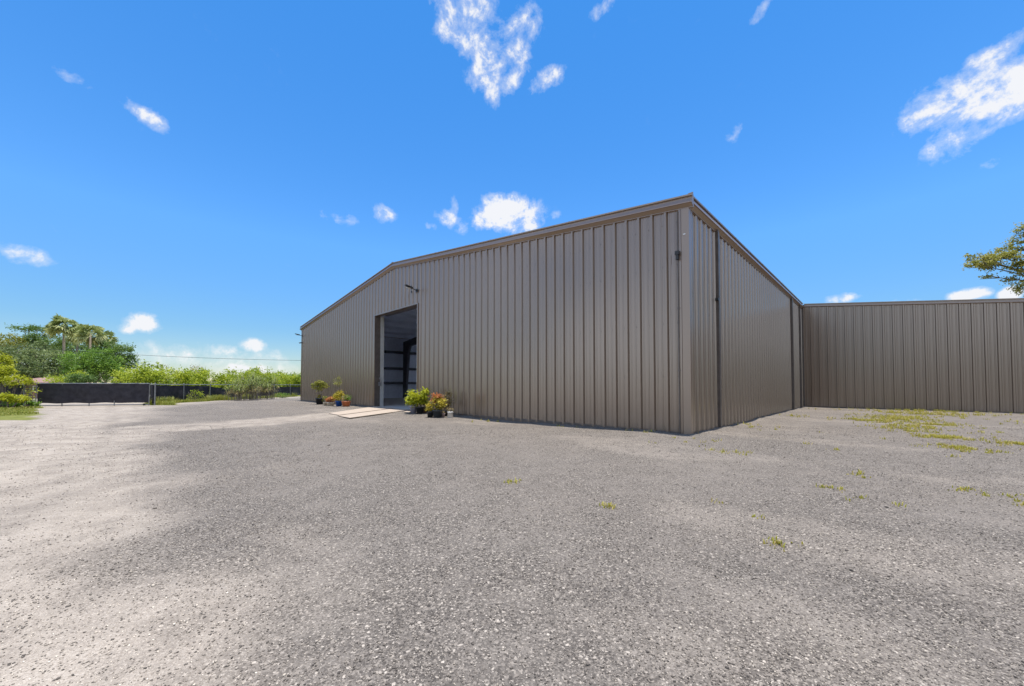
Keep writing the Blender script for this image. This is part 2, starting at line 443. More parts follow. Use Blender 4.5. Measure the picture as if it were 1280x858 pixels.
EDGE = [(1.2,-8),(.4,-1),(-.95,1.3),(-2.5,2.8),(-4.0,4.2),(-6.0,6.1),(-9.9,9.9),(-17.6,18.6),(-18.5,40)]
def masks(x, y):
    e = lerp_edge(x, y, EDGE) + (vnoise(x, y, 2.3, 5)-.5)*np.minimum(2.2, .3+.22*np.abs(y)) + (vnoise(x, y, .7, 6)-.5)*.9
    wid = .6 + .085*np.abs(y)
    pale = 1 - sm(e, -wid*.7, wid*.7)
    ca_, sa_ = math.cos(R(140)), math.sin(R(140)); u_, v_ = x*ca_+y*sa_, -x*sa_+y*ca_       # tyre-worn streaks along the way to the gate
    stx = vnoise(u_, v_*3.2, 2.6, 41)*.6+vnoise(u_, v_*2.5, .9, 42)*.4
    pale = np.maximum(pale*(.84+.32*stx), .24*sm(stx, .58, .80))
    tr = seg_dist(x, y, [(-8.6, 8.2), (-7.0, 10.2), (-6.2, 13.2), (-5.6, 14.6)]) + (vnoise(x, y, .9, 8)-.5)*.6
    pale = np.maximum(pale, .8*(1-sm(tr, .5, 1.2)))
    # wheel ruts worn along the drive and across to the door
    rn = .35+.9*vnoise(x, y, .8, 55)
    for ctr, k_ in (([(-20.2, 18), (-13, 11.3), (-8.2, 6.6), (-4.9, 3.1), (-2.6, .2), (-1.6, -3)], .28), ([(-14, 10.5), (-9.4, 9.3), (-7.0, 11.0), (-6.0, 13.6)], .25)):
        dd = seg_dist(x, y, ctr)
        pale = pale - k_*rn*np.exp(-((dd-.82)/.17)**2)
    pale = np.clip(pale, 0, 1)
    out = np.zeros_like(x)
    # outside the yard: field and lawn beyond gate and fence
    gd = (x-GA.x)*(GB.y-GA.y) - (y-GA.y)*(GB.x-GA.x)       # <0 beyond the gate line
    fx = np.interp(y, [p[1] for p in FENCE], [p[0] for p in FENCE])
    beyond_gate = gd < 0
    out = np.where(beyond_gate & (x < fx), 1, out)
    drive = (x > GA.x) & (x < GB.x)
    out = np.where(beyond_gate & (x < fx) & (x > GA.x-.3-(y-18)*1.3) & (x < GB.x+.6-(y-19)*.9) & (y < 60), .0, out)
    out = np.where((y > 42) & ~((x > GA.x-.3-(y-18)*1.3) & (x < GB.x-(y-18)*.9)), 1, out)
    strip = fx + .9 + .5*vnoise(x, y, 1.3, 9) - x
    out = np.maximum(out, sm(strip, -.3, .3)*((y > 19.2) & (x > fx-.6)))
    # lawn at the left edge in front of the fence
    lw = (-1.18*y - .9) - x + (vnoise(x, y, .8, 4)-.5)*.8
    lawn = sm(lw, -.15, .25)*((gd >= -.2) & (y > 11) & (y < 20))
    out = np.maximum(out, lawn)
    out = np.where((x > 40) | (x < -60) | (y < -40), 1, out)
    return pale, out
PA, OU = masks(GX, GY)
DUST = np.clip(vnoise(GX, GY, 2.6, 21)*.6 + vnoise(GX, GY, .8, 22)*.4, 0, 1)
ground = np_mesh('ground', V, F, None, None, smooth=True)
tag(ground, kind='structure')
for nm, arr in (('pale', PA), ('lawn', OU)):
    a = ground.data.attributes.new(nm, 'FLOAT', 'POINT'); a.data.foreach_set('value', np.ascontiguousarray(arr, dtype=np.float32).ravel())
gm, nt, b = mat_new('gravel_ground'); c = coord(nt)
def voro(scale, feat='F1', vec=None):
    n = N(nt, 'ShaderNodeTexVoronoi', feature=feat); n.inputs['Scale'].default_value = scale
    nt.links.new(vec if vec else c, n.inputs['Vector']); return n
wn = N(nt, 'ShaderNodeTexNoise'); wn.inputs['Scale'].default_value = 40; nt.links.new(c, wn.inputs['Vector'])
va = N(nt, 'ShaderNodeVectorMath', operation='MULTIPLY_ADD'); nt.links.new(wn.outputs['Color'], va.inputs[0]); va.inputs[1].default_value = (.012,.012,.012); nt.links.new(c, va.inputs[2])
v1 = voro(175, vec=va.outputs[0]); v2 = voro(100, vec=va.outputs[0]); v3 = voro(240)
def gray(vn):
    s = N(nt, 'ShaderNodeSeparateColor'); nt.links.new(vn.outputs['Color'], s.inputs[0]); return s
g1 = gray(v1); g2 = gray(v2); g3 = gray(v3)
stone = lambda g: ramp(nt, g.outputs[0], [(0, (0.049,0.042,0.037)), (.35, (0.113,0.098,0.083)), (.7, (0.188,0.163,0.137)), (.92, (0.301,0.260,0.215)), (1, (0.559,0.488,0.404))])
st = mix(nt, math_(nt, 'GREATER_THAN', g2.outputs[1], .62), stone(g1), stone(g2))
fines = ramp(nt, g3.outputs[0], [(0, (0.155,0.134,0.114)), (.6, (0.228,0.198,0.168)), (1, (0.330,0.292,0.249))])
n1 = noise(nt, c, .55, 5, .6); n2 = noise(nt, c, 2.6, 6, .65); n3 = noise(nt, c, 9, 5, .7); nb = noise(nt, c, .23, 4, .55)
dustf = math_(nt, 'ADD', math_(nt, 'MULTIPLY', n1, .55), math_(nt, 'MULTIPLY', n2, .55))
dustf = math_(nt, 'ADD', dustf, math_(nt, 'MULTIPLY', math_(nt, 'SUBTRACT', n3, .5), .35))
dm = ramp(nt, dustf, [(.50, .05), (.74, .8)])
col = mix(nt, dm, st, fines)
brown = ramp(nt, math_(nt, 'ADD', math_(nt, 'MULTIPLY', nb, .7), math_(nt, 'MULTIPLY', n2, .3)), [(.45, 0), (.62, .40)])
col = mix(nt, brown, col, mix(nt, .6, col, (.25,.21,.17)))
at1 = N(nt, 'ShaderNodeAttribute', attribute_name='pale'); at2 = N(nt, 'ShaderNodeAttribute', attribute_name='lawn')
lime = ramp(nt, math_(nt, 'ADD', math_(nt, 'MULTIPLY', n2, .6), math_(nt, 'MULTIPLY', g3.outputs[0], .4)), [(.25, (0.333,0.275,0.218)), (.55, (0.480,0.409,0.331)), (.8, (0.627,0.546,0.449))])
lime = mix(nt, .22, lime, st)
pf = math_(nt, 'MULTIPLY', at1.outputs['Fac'], ramp(nt, math_(nt, 'ADD', math_(nt,'MULTIPLY', n2, .7), math_(nt,'MULTIPLY', n3, .3)), [(.32, .45), (.56, 1)]))
col = mix(nt, math_(nt, 'MULTIPLY', pf, .95), col, lime)
lawnc = ramp(nt, noise(nt, c, 3, 6, .7), [(.3, (.10,.12,.025)), (.55, (.19,.20,.04)), (.75, (.27,.24,.08))])
col = mix(nt, at2.outputs['Fac'], col, lawnc)
nt.links.new(col, b.inputs['Base Color']); b.inputs['Roughness'].default_value = .93; b.inputs['Specular IOR Level'].default_value = .2
hh = math_(nt, 'ADD', math_(nt, 'MULTIPLY', math_(nt, 'SUBTRACT', 1, v1.outputs['Distance']), .6), math_(nt, 'MULTIPLY', g2.outputs[0], .5))
hh = math_(nt, 'ADD', hh, math_(nt, 'MULTIPLY', g1.outputs[1], .5))
bump(nt, b, hh, .55, .012)
ground.data.materials.append(gm)

# loose stones lying on the yard, thickest in front
n = 95000
yy = 1.15*np.exp(rng.random(n)*math.log(9.5/1.15)); xx = (rng.random(n)*2-1)*1.42*yy
wx = (xx-CX)*d2.x+(yy-CY)*d2.y; wy = (xx-CX)*d1.x+(yy-CY)*d1.y
pal, _ = masks(xx, yy)
dens = .35+.65*sm(vnoise(xx, yy, .9, 31)*.6+vnoise(xx, yy, .35, 32)*.4, .35, .6)
keep = ~((wx > -.06) & (wy > -.06)) & (rng.random(n) < dens*(1-.55*pal))
xx, yy, pal = xx[keep], yy[keep], pal[keep]; n = len(xx)
rad = .0019 + .0036*rng.random(n)**2.6 + .0011*yy*rng.random(n)
big = rng.random(n) < .006; rad[big] *= 1.9
octa = np.array([(1,0,0),(-1,0,0),(0,1,0),(0,-1,0),(0,0,1),(0,0,-1)], float)
jit = 1 + (rng.random((n,6,1))-.5)*.7
a = rng.random(n)*2*math.pi; ca, sa = np.cos(a), np.sin(a)
Pv = octa[None]*jit*np.stack([np.ones(n), .6+.4*rng.random(n), .45+.35*rng.random(n)], 1)[:,None,:]
Pr = np.stack([Pv[...,0]*ca[:,None]-Pv[...,1]*sa[:,None], Pv[...,0]*sa[:,None]+Pv[...,1]*ca[:,None], Pv[...,2]+Pv[...,0]*(rng.random((n,1))-.5)*.6], 2)
Pw = Pr*rad[:,None,None] + np.stack([xx, yy, height(xx, yy)+rad*.2], 1)[:,None,:]
of = np.array([(0,2,4),(2,1,4),(1,3,4),(3,0,4),(2,0,5),(1,2,5),(3,1,5),(0,3,5)])
F = (of[None]+6*np.arange(n)[:,None,None]).reshape(-1,3)
pm, nt, b = mat_new('loose_stone'); at_ = N(nt, 'ShaderNodeAttribute', attribute_name='rnd')
nt.links.new(ramp(nt, at_.outputs['Fac'], [(0,(0.068,0.059,0.051)),(.4,(0.170,0.145,0.121)),(.75,(0.285,0.244,0.199)),(.93,(0.462,0.399,0.319)),(1,(0.789,0.685,0.552))]), b.inputs['Base Color'])
b.inputs['Roughness'].default_value = .9; b.inputs['Specular IOR Level'].default_value = .25
rv = np.clip(rng.random(n)*.95 + pal*.12, 0, 1)
gv = np_mesh('gravel', Pw.reshape(-1,3), F, np.repeat(rv, 8), pm); tag(gv, 'loose grey stones strewn over the yard', kind='stuff')

# ------------------------------------------------------------------ foliage
def quad_leaves(C, size, rng_, up=.3, aspect=.5):
    """diamond leaves at centres C"""
    n = len(C); nrm = rng_.normal(size=(n,3)); nrm[:,2] = np.abs(nrm[:,2])+up; nrm /= np.linalg.norm(nrm, axis=1)[:,None]
    t = np.cross(nrm, rng_.normal(size=(n,3))); t /= np.linalg.norm(t, axis=1)[:,None]; bt_ = np.cross(nrm, t)
    s = (size*(.6+.8*rng_.random(n)))[:,None]
    fold = nrm*s*.12
    V = np.stack([C-t*s*.5, C+bt_*s*aspect*.5+fold, C+t*s*.5-nrm*s*.08, C-bt_*s*aspect*.5+fold], 1).reshape(-1,3)
    return V, np.arange(4*n).reshape(n,4)
def crown_pts(rng_, blobs, ncl, nleaf, rc, flat=.7):
    """blobs: (x,y,z,rx,ry,rz); clusters of leaves through the outer volume"""
    out = []; sh = []
    vol = np.array([b_[3]*b_[4]*b_[5] for b_ in blobs])**(2/3); vol /= vol.sum()
    for b_, w_ in zip(blobs, vol):
        k = max(2, int(ncl*w_)); d = rng_.normal(size=(k,3)); d /= np.linalg.norm(d, axis=1)[:,None]
        r_ = (.35+.65*rng_.random(k)**.5)[:,None]
        cc = np.array(b_[:3])+d*r_*np.array(b_[3:6])
        rr = rc*(.55+.9*rng_.random(k)); tone = rng_.random(k)
        for p, q, tn in zip(cc, rr, tone):
            m_ = int(nleaf*(.5+rng_.random()))
            g_ = rng_.normal(size=(m_,3))*.5; g_[:,2] *= flat
            out.append(p+g_*q); sh.append(np.clip(tn*.6+rng_.random(m_)*.4, 0, 1))
    return np.concatenate(out), np.concatenate(sh)
def foliage(name, parent, mat, blobs, ncl, nleaf, rc, leaf, seed, up=.3, aspect=.5):
    r_ = np.random.default_rng(seed); C, sh = crown_pts(r_, blobs, ncl, nleaf, rc)
    C = C[C[:,2] > .02-1e9]
    V, F = quad_leaves(C, leaf, r_, up, aspect)
    return np_mesh(name, V, F, sh, mat, parent)
L_dark = leaf_mat('leaf_dark', (0.059,0.106,0.026), (0.125,0.214,0.046), (0.230,0.320,0.077))
L_oakr = leaf_mat('leaf_sunny_olive', (0.161,0.179,0.030), (0.333,0.325,0.060), (0.506,0.448,0.130), .45)
L_grey = leaf_mat('leaf_greygreen', (0.084,0.129,0.047), (0.177,0.236,0.086), (0.312,0.362,0.134))
L_mid = leaf_mat('leaf_mid', (0.073,0.141,0.019), (0.154,0.283,0.035), (0.290,0.434,0.064))
L_yel = leaf_mat('leaf_yellowgreen', (0.151,0.217,0.019), (0.333,0.416,0.032), (0.567,0.600,0.064), .45)
L_oak = leaf_mat('leaf_olive', (0.122,0.147,0.022), (0.284,0.293,0.047), (0.507,0.470,0.094))
L_lime = leaf_mat('leaf_lime', (0.189,0.246,0.014), (0.406,0.435,0.022), (0.600,0.600,0.043), .4)
L_gold = leaf_mat('leaf_gold', (0.290,0.246,0.029), (0.522,0.420,0.043), (0.600,0.551,0.087))
L_tan = leaf_mat('leaf_tan', (0.232,0.174,0.087), (0.435,0.334,0.145), (0.600,0.507,0.261))
L_org = leaf_mat('leaf_orange', (0.319,0.131,0.043), (0.522,0.189,0.072), (0.600,0.319,0.116))
L_palm = leaf_mat('leaf_palm', (0.128,0.164,0.052), (0.273,0.325,0.096), (0.548,0.542,0.227))
L_dry = leaf_mat('leaf_dry', (0.203,0.160,0.072), (0.348,0.275,0.131), (0.478,0.392,0.203))

def branch_tree(name, label, cat, base, blobs, mat, ncl, nleaf, rc, leaf, seed, trunk_r=.16, group=None, bark=M_bark):
    """blobs relative to base"""
    t = thing(name, label, cat, base, 0, group); r_ = random.Random(seed)
    tr = MB(); cz = sum(b_[2] for b_ in blobs)/len(blobs); fork = max(.4, cz*.45)
    tr.tube([(0,0,-.1), (.04,.02,fork*.5), (.0,.05,fork)], [trunk_r*1.25, trunk_r, trunk_r*.85], 8)
    for b_ in blobs:
        for k in range(3):
            e = Vector((b_[0]+r_.uniform(-.5,.5)*b_[3], b_[1]+r_.uniform(-.5,.5)*b_[4], b_[2]+r_.uniform(-.3,.5)*b_[5]))
            s0 = Vector((0,.05,fork-.05)); mid = s0.lerp(e, .5)+Vector((r_.uniform(-.2,.2), r_.uniform(-.2,.2), .15))
            tr.tube([s0, mid, e], [trunk_r*.55, trunk_r*.32, trunk_r*.1], 6)
    obj('trunk', tr, bark, t, True)
    foliage('crown', t, mat, blobs, ncl, nleaf, rc, leaf, seed)
    return t

def bl(px, py, Y, wpx, hpx, base, dy=None):       # blob in metres from its size in the photo at distance Y
    p = at(px, py, Y); k = Y/F_PX
    return (p.x-base[0], p.y-base[1] if dy is None else dy, p.z, wpx*k, wpx*k*.9, hpx*k)
def base_at(px, Y): return ((px-640)/F_PX*Y, Y, 0)

b0 = base_at(42, 40)
branch_tree('broadleaf_tree', 'wide grey-green tree at far left behind the gate, below the palms', 'tree', b0,
    [bl(20,458,40,26,18,b0), bl(48,455,40,30,20,b0), bl(70,460,40,20,17,b0), bl(35,440,41,24,12,b0)], L_grey, 300, 42, .55, .19, 11, .22)
b0 = base_at(40, 49)
branch_tree('flat_topped_tree', 'dark tree with flat layered branches reaching up left of the tall palm', 'tree', b0,
    [bl(32,410,49,12,2.5,b0), bl(46,412,49,12,2.5,b0), bl(50,423,49,18,5,b0), bl(33,428,49,16,5,b0), bl(60,430,49,16,6,b0)], L_dark, 120, 40, .5, .2, 12, .2)
b0 = base_at(8, 47)
branch_tree('broadleaf_tree', 'olive leafed tree cut by the left edge of the photo', 'tree', b0,
    [bl(10,430,47,18,12,b0), bl(-8,440,47,22,16,b0)], L_oak, 120, 40, .6, .2, 13, .2)
b0 = base_at(118, 37)
branch_tree('broadleaf_tree', 'bright green tree behind the gate, under the shorter palm', 'tree', b0,
    [bl(103,455,37,20,17,b0), bl(125,452,37,20,16,b0), bl(118,465,37,30,11,b0), bl(133,462,37,12,11,b0)], L_mid, 260, 40, .5, .17, 14, .16)
b0 = base_at(150, 44)
branch_tree('broadleaf_tree', 'dark green tree at the right end of the palm clump', 'tree', b0,
    [bl(145,445,44,18,16,b0), bl(158,452,44,10,12,b0), bl(135,434,45,14,8,b0)], L_dark, 170, 40, .5, .18, 15, .16)
b0 = base_at(95, 55)
branch_tree('broadleaf_tree', 'tall dark tree filling the gap between the two palm trunks', 'tree', b0,
    [bl(92,434,55,26,11,b0), bl(75,438,55,16,10,b0), bl(118,434,55,14,10,b0)], L_dark, 190, 40, .55, .19, 16, .2)

def palm(px, pyc, Y, rpx, label, seed, nf=46):
    b0 = base_at(px, Y); t = thing('palm_tree', label, 'palm tree', b0, 0, 'palms rising above the trees by the gate')
    zc = at(px, pyc, Y).z; r_ = random.Random(seed); rad = rpx*Y/F_PX
    m = MB(); m.tube([(.15,0,-.1),(.08,0,zc*.4),(0,0,zc)], [.16,.12,.11], 10); obj('trunk', m, M_palmbark, t, True)
    Vs = []; Fs = []; sh = []; nn = 0
    def frond(az, el, ln, tone):                 # a fan leaf: stalk, then blades spread like fingers
        nonlocal nn
        d_ = np.array([math.cos(az)*math.cos(el), math.sin(az)*math.cos(el), math.sin(el)])
        side = np.array([-math.sin(az), math.cos(az), 0]); up = np.cross(d_, side)*-1
        rl = r_.uniform(-1.2, 1.2); side, up = side*math.cos(rl)+up*math.sin(rl), up*math.cos(rl)-side*math.sin(rl)
        o_ = np.array([0,0,zc]); e_ = o_+d_*ln*.45
        st = side*.025; Vs.extend([o_-st, o_+st, e_+st, e_-st]); Fs.append((nn,nn+1,nn+2,nn+3)); nn += 4; sh.append(.8)
        for j in range(11):
            f_ = (j-5)/5*1.45; b1 = d_*math.cos(f_)+side*math.sin(f_)
            l2 = ln*.6*(1-.25*abs(j-5)/5)*r_.uniform(.85,1.1); w_ = np.cross(b1, up); w_ = w_/np.linalg.norm(w_)*ln*.055
            m1 = e_+b1*l2*.55; tp = e_+b1*l2*.95-np.array([0,0,1])*l2*r_.uniform(.1,.45)
            for (p, q, wa, wb) in ((e_, m1, .3, 1), (m1, tp, 1, .1)):
                Vs.extend([p-w_*wa, p+w_*wa, q+w_*wb, q-w_*wb]); Fs.append((nn,nn+1,nn+2,nn+3)); nn += 4
                sh.append(min(1, max(0, tone+r_.uniform(-.25,.25))))
    for k in range(nf):
        el = math.asin(r_.uniform(-.85, 1)); frond(r_.uniform(0, 6.28), el, rad*r_.uniform(.85,1.2), .45 if el > -.1 else .9)
    np_mesh('crown', np.array(Vs), np.array(Fs), np.array(sh), L_palm, t)
palm(78, 409, 44, 18, 'tallest palm of the clump, its round head against open sky', 3)
palm(111, 418, 43, 16, 'shorter palm with a bare pale trunk showing below its head', 4)
palm(95, 419, 50, 13, 'small tan palm head squeezed between the two bigger palms', 5, 34)
palm(131, 423, 48, 11, 'smallest dark palm head at the right of the palm clump', 6, 30)

def bush(label, px, py, Y, blobs_px, mat, ncl, nleaf, rc, leaf, seed, name='shrub', cat='shrub', group=None):
    b0 = base_at(px, Y); t = thing(name, label, cat, b0, 0, group); r_ = random.Random(seed)
    bls = [bl(*q[:2], Y, *q[2:], b0, r_.uniform(-.3,.3)) for q in blobs_px]
    m = MB()
    for b_ in bls:
        for k in range(3): m.tube([(r_.uniform(-.08,.08)+b_[0]*.4, 0, -.05), (b_[0]*.8+r_.uniform(-.2,.2)*b_[3], b_[1]*.5, b_[2]*.6), (b_[0]+r_.uniform(-.4,.4)*b_[3], b_[1], b_[2]+.3*b_[5])], [.03,.02,.008], 5)
    obj('stems', m, M_bark, t, True)
    foliage('foliage', t, mat, bls, ncl, nleaf, rc, leaf, seed)
    return t
bush('yellow-green bush showing above the middle of the gate screen', 95, 480, 24, [(88,475,14,5),(102,473,10,6)], L_yel, 60, 40, .25, .1, 31)
bush('dark rounded bush peeping over the gate right of the middle', 110, 478, 23, [(108,474,12,6)], L_dark, 40, 40, .25, .1, 32)
bush('golden-green bush over the right end of the gate', 155, 475, 25, [(150,472,9,8),(163,473,11,7),(157,478,14,6)], L_yel, 90, 40, .25, .1, 33)
bush('yellow vine-covered shrub tumbling over the fence left of the gate post', 12, 480, 16.9, [(3,468,11,12),(18,476,11,6),(27,479,6,5),(33,492,2.5,7),(-8,458,10,18)], L_lime, 120, 34, .16, .075, 34)
bush('pale low shrub on the lawn against the fence left of the gate', 12, 500, 16.2, [(8,497,10,4),(20,499,7,4)], L_lime, 50, 36, .12, .07, 35)
bush('dark green low plants at the foot of the fence left of the gate', 28, 506, 16.9, [(22,504,8,4),(33,504,5,4)], L_mid, 40, 36, .12, .07, 36)

# hedge beyond the side fence
hb = []; HR = random.Random(5)
t = thing('hedge', 'long bright yellow-green hedge growing behind the screened side fence', 'hedge', (-22.6, 27, 0))
for k in range(34):
    Y = 22.5 + k*.62; X = -22.4 + HR.uniform(-.5,.5)
    h = HR.uniform(1.6, 2.3)
    hb.append((X+22.6, Y-27, h*.62, .75, .7, h*.48))
m = MB()
for b_ in hb:
    m.tube([(b_[0], b_[1], -.05), (b_[0]+.05, b_[1], b_[2])], [.04,.015], 5)
obj('stems', m, M_bark, t); foliage('foliage', t, L_yel, hb, 900, 40, .36, .14, 41)
b0 = base_at(360, 40)
branch_tree('broadleaf_tree', 'mid green tree low behind the far corner of the warehouse', 'tree', b0,
    [bl(352,476,40,16,10,b0), bl(372,478,40,16,10,b0), bl(333,478,40,12,8,b0)], L_mid, 170, 38, .45, .16, 42, .1)
b0 = base_at(247, 36)
branch_tree('thin_tree', 'thin brown half-bare tree rising above the hedge', 'tree', b0,
    [bl(247,463,36,8,6,b0), bl(243,470,36,9,5,b0), bl(252,469,36,7,5,b0)], L_dry, 60, 16, .3, .1, 43, .07)
b0 = base_at(205, 38)
branch_tree('thin_tree', 'spindly twiggy tree above the hedge beside the bollard', 'tree', b0,
    [bl(205,464,38,4,8,b0), bl(220,466,38,4,5,b0)], L_oak, 24, 14, .3, .1, 44, .05)
ff = thing('treeline', 'low dark line of trees running out of the left edge behind the olive tree', 'treeline', (-75, 52, 0))
fb = [(-26+q*3.0+HR.uniform(-1,1), -q*.0+HR.uniform(-2,2), 2.2, 2.6, 2, HR.uniform(1.6,3.0)) for q in range(16)]
m = MB()
for b_ in fb: m.tube([(b_[0], b_[1], -.1), (b_[0], b_[1], b_[2])], [.16,.08], 5)
obj('trunks', m, M_bark, ff); foliage('crowns', ff, L_dark, fb, 360, 24, .8, .36, 46)
ff = thing('treeline', 'far hazy green line of trees on the horizon behind the hedge', 'treeline', (-45, 78, 0))
fb = [(-30+q*4.1+HR.uniform(-1,1), HR.uniform(-3,3), 1.3, 3.2, 2, HR.uniform(.9,2.0)) for q in range(20)]
m = MB()
for b_ in fb: m.tube([(b_[0], b_[1], -.1), (b_[0], b_[1], b_[2])], [.12,.06], 5)
obj('trunks', m, M_bark, ff); foliage('crowns', ff, L_mid, fb, 420, 22, .8, .4, 45)

# tall cane grass beside the fence
def cane_clump(label, X, Y, n, hgt, spread, seed, mat, dry=.25):
    t = thing('cane_clump', label, 'tall grass', (X, Y, 0)); r_ = random.Random(seed)
    m = MB(); Vs = []; Fs = []; sh = []; nn = 0
    for k in range(n):
        bx, by = r_.gauss(0, spread*.5), r_.gauss(0, spread*.3); h = hgt*r_.uniform(.6,1.05)
        lx, ly = r_.gauss(0,.12)*h, r_.gauss(0,.1)*h
        top = Vector((bx+lx, by+ly, h*.8)); m.tube([(bx,by,-.03), (bx+lx*.4, by+ly*.4, h*.45), top], [.012,.010,.005], 5)
        for j in range(9):
            u = r_.uniform(.35,1.0); p = Vector((bx,by,0)).lerp(top, u); a_ = r_.uniform(0,6.28); ln = r_.uniform(.3,.6)*hgt*.45
            hv = Vector((math.cos(a_), math.sin(a_), 0)); sv = Vector((-hv.y, hv.x, 0))*.016
            p1 = p+hv*ln*.45+Vector((0,0,ln*.4)); p2 = p+hv*ln*.9+Vector((0,0,ln*.05))
            for (q0,q1,w0,w1) in ((p,p1,1,.9),(p1,p2,.9,.1)):
                Vs.extend([q0-sv*w0, q0+sv*w0, q1+sv*w1, q1-sv*w1]); Fs.append((nn,nn+1,nn+2,nn+3)); nn += 4
                sh.append(r_.uniform(0,.5) if u > .55 else r_.uniform(.5,1))
    obj('canes', m, M_palmbark, t); np_mesh('blades', np.array([tuple(v) for v in Vs]), np.array(Fs), np.array(sh), mat, t)
L_cane = leaf_mat('leaf_cane', (0.160,0.227,0.045), (0.303,0.333,0.090), (0.479,0.363,0.165))
p = gp(310, 500.5); cane_clump('tallest clump of cane grass leaning over the side fence', p.x, p.y, 60, 2.15, .9, 51, L_cane)
p = gp(331, 499.2); cane_clump('cane grass clump with brown dry stems, nearer the warehouse', p.x, p.y, 46, 2.05, .8, 52, L_cane)
p = gp(297, 501); cane_clump('thin cane grass stems at the end of the sagging screen', p.x, p.y, 22, 1.6, .5, 53, L_cane)

# grass blades: strips by the fence, lawn, weeds in the gravel
def blades(pts, hgt, seed, wid=.006):
    r_ = np.random.default_rng(seed); n = len(pts); h = hgt*(.5+r_.random(n)); a_ = r_.random(n)*6.283
    hv = np.stack([np.cos(a_), np.sin(a_), np.zeros(n)], 1); sv = np.stack([-np.sin(a_), np.cos(a_), np.zeros(n)], 1)*wid
    up = np.array([0,0,1.0]); ln = (r_.random(n)*.8+.15)[:,None]*h[:,None]
    p0 = pts; p1 = pts+hv*ln*.4+up*h[:,None]*.65; p2 = pts+hv*ln+up*h[:,None]
    V = np.stack([p0-sv, p0+sv, p1+sv*.7, p1-sv*.7, p1-sv*.7, p1+sv*.7, p2+sv*.1, p2-sv*.1], 1).reshape(-1,3)
    F = np.arange(8*n).reshape(-1,4)
    return V, F, np.repeat(r_.random(n), 2)
L_grass = leaf_mat('grass_blade', (.13,.17,.015), (.25,.28,.03), (.38,.34,.09), .3)
L_weed = leaf_mat('weed_blade', (.26,.26,.03), (.42,.38,.04), (.52,.40,.14), .3)
r2 = np.random.default_rng(77)
X = r2.uniform(-24.5,-16.5,90000); Y = r2.uniform(11.5,34,90000); _, ou = masks(X, Y)
gd = (X-GA.x)*(GB.y-GA.y)-(Y-GA.y)*(GB.x-GA.x); fx = np.interp(Y, [p_[1] for p_ in FENCE], [p_[0] for p_ in FENCE])
k = (ou > .5) & (r2.random(len(X)) < .75) & ~((gd < 0) & (X < fx-.4))
pts = np.stack([X[k], Y[k], height(X[k], Y[k])], 1)
hg = np.where(pts[:,1] > 19.3, .13, .028)*(1+1.2*(vnoise(pts[:,0], pts[:,1], .8, 91) > .62))
V, F, sh = blades(pts, hg, 5, .011)
tag(np_mesh('grass', V, F, sh, L_grass), 'rough yellow-green grass along the fence and on the lawn by the gate', kind='stuff')
# weeds: patches read off the photograph, as (x px, y px, spread in m, count)
W_ = [(1085,526,.55,500),(1100,524,.6,700),(1120,522,.7,900),(1140,517,.9,900),(1160,514,.9,800),(1130,538,.35,700),(1145,534,.4,500),(1168,531,.35,500),(1175,547,.25,500),
      (1196,560,.22,200),(1205,564,.2,150),(1215,524,.6,350),(1200,518,.8,300),(1270,556,.22,260),(1275,630,.1,90),(905,637,.06,160),(918,641,.07,160),(912,634,.05,60),(980,680,.06,70),(760,633,.035,60),(1040,560,.2,60),
      (640,604,.05,40),(1030,608,.1,60),(905,560,.2,100),(880,552,.25,100),(930,565,.15,90),(1080,620,.1,50),(1230,614,.15,120),(1060,590,.1,50),(995,520,.5,160),(855,541,.25,60),(790,538,.3,50),(700,532,.3,50),(610,524,.3,60),(920,529,.3,70),(960,519,.4,80),(1060,511,.4,80),(1235,515,.5,120),(940,533,.5,140)]
P_ = []
for (px, py, s_, n_) in W_:
    g_ = gp(px, py); nt_ = max(5, n_//(4 if n_ > 180 else 9)); q = r2.standard_t(4, size=(nt_,2))*s_*.55
    tx, ty = g_.x+q[:,0]*1.1, g_.y+q[:,1]*1.3
    kk = vnoise(tx, ty, .5, 95)*.6+vnoise(tx, ty, .17, 96)*.4 > .42
    tx, ty = tx[kk], ty[kk]; m_ = r2.integers(3, 13, len(tx))
    tx, ty = np.repeat(tx, m_), np.repeat(ty, m_); rr_ = .012+.028*r2.random(len(tx))
    P_.append(np.stack([tx+r2.normal(size=len(tx))*rr_, ty+r2.normal(size=len(tx))*rr_], 1))
P_ = np.concatenate(P_); wxy = np.array([w2loc(a_, b_) for a_, b_ in P_])
ok = ~((wxy[:,0] > -.1) & (wxy[:,1] > -.1)) & ~((wxy[:,0] > XJ-.08) & (wxy[:,1] < .1)); P_ = P_[ok]
pts = np.stack([P_[:,0], P_[:,1], height(P_[:,0], P_[:,1])], 1)
V, F, sh = blades(pts, np.minimum(.06, .012+.0034*pts[:,1]), 6, .0055)
tag(np_mesh('weeds', V, F, sh, L_weed), 'patchy yellow-green weeds sprouting through the gravel', kind='stuff')

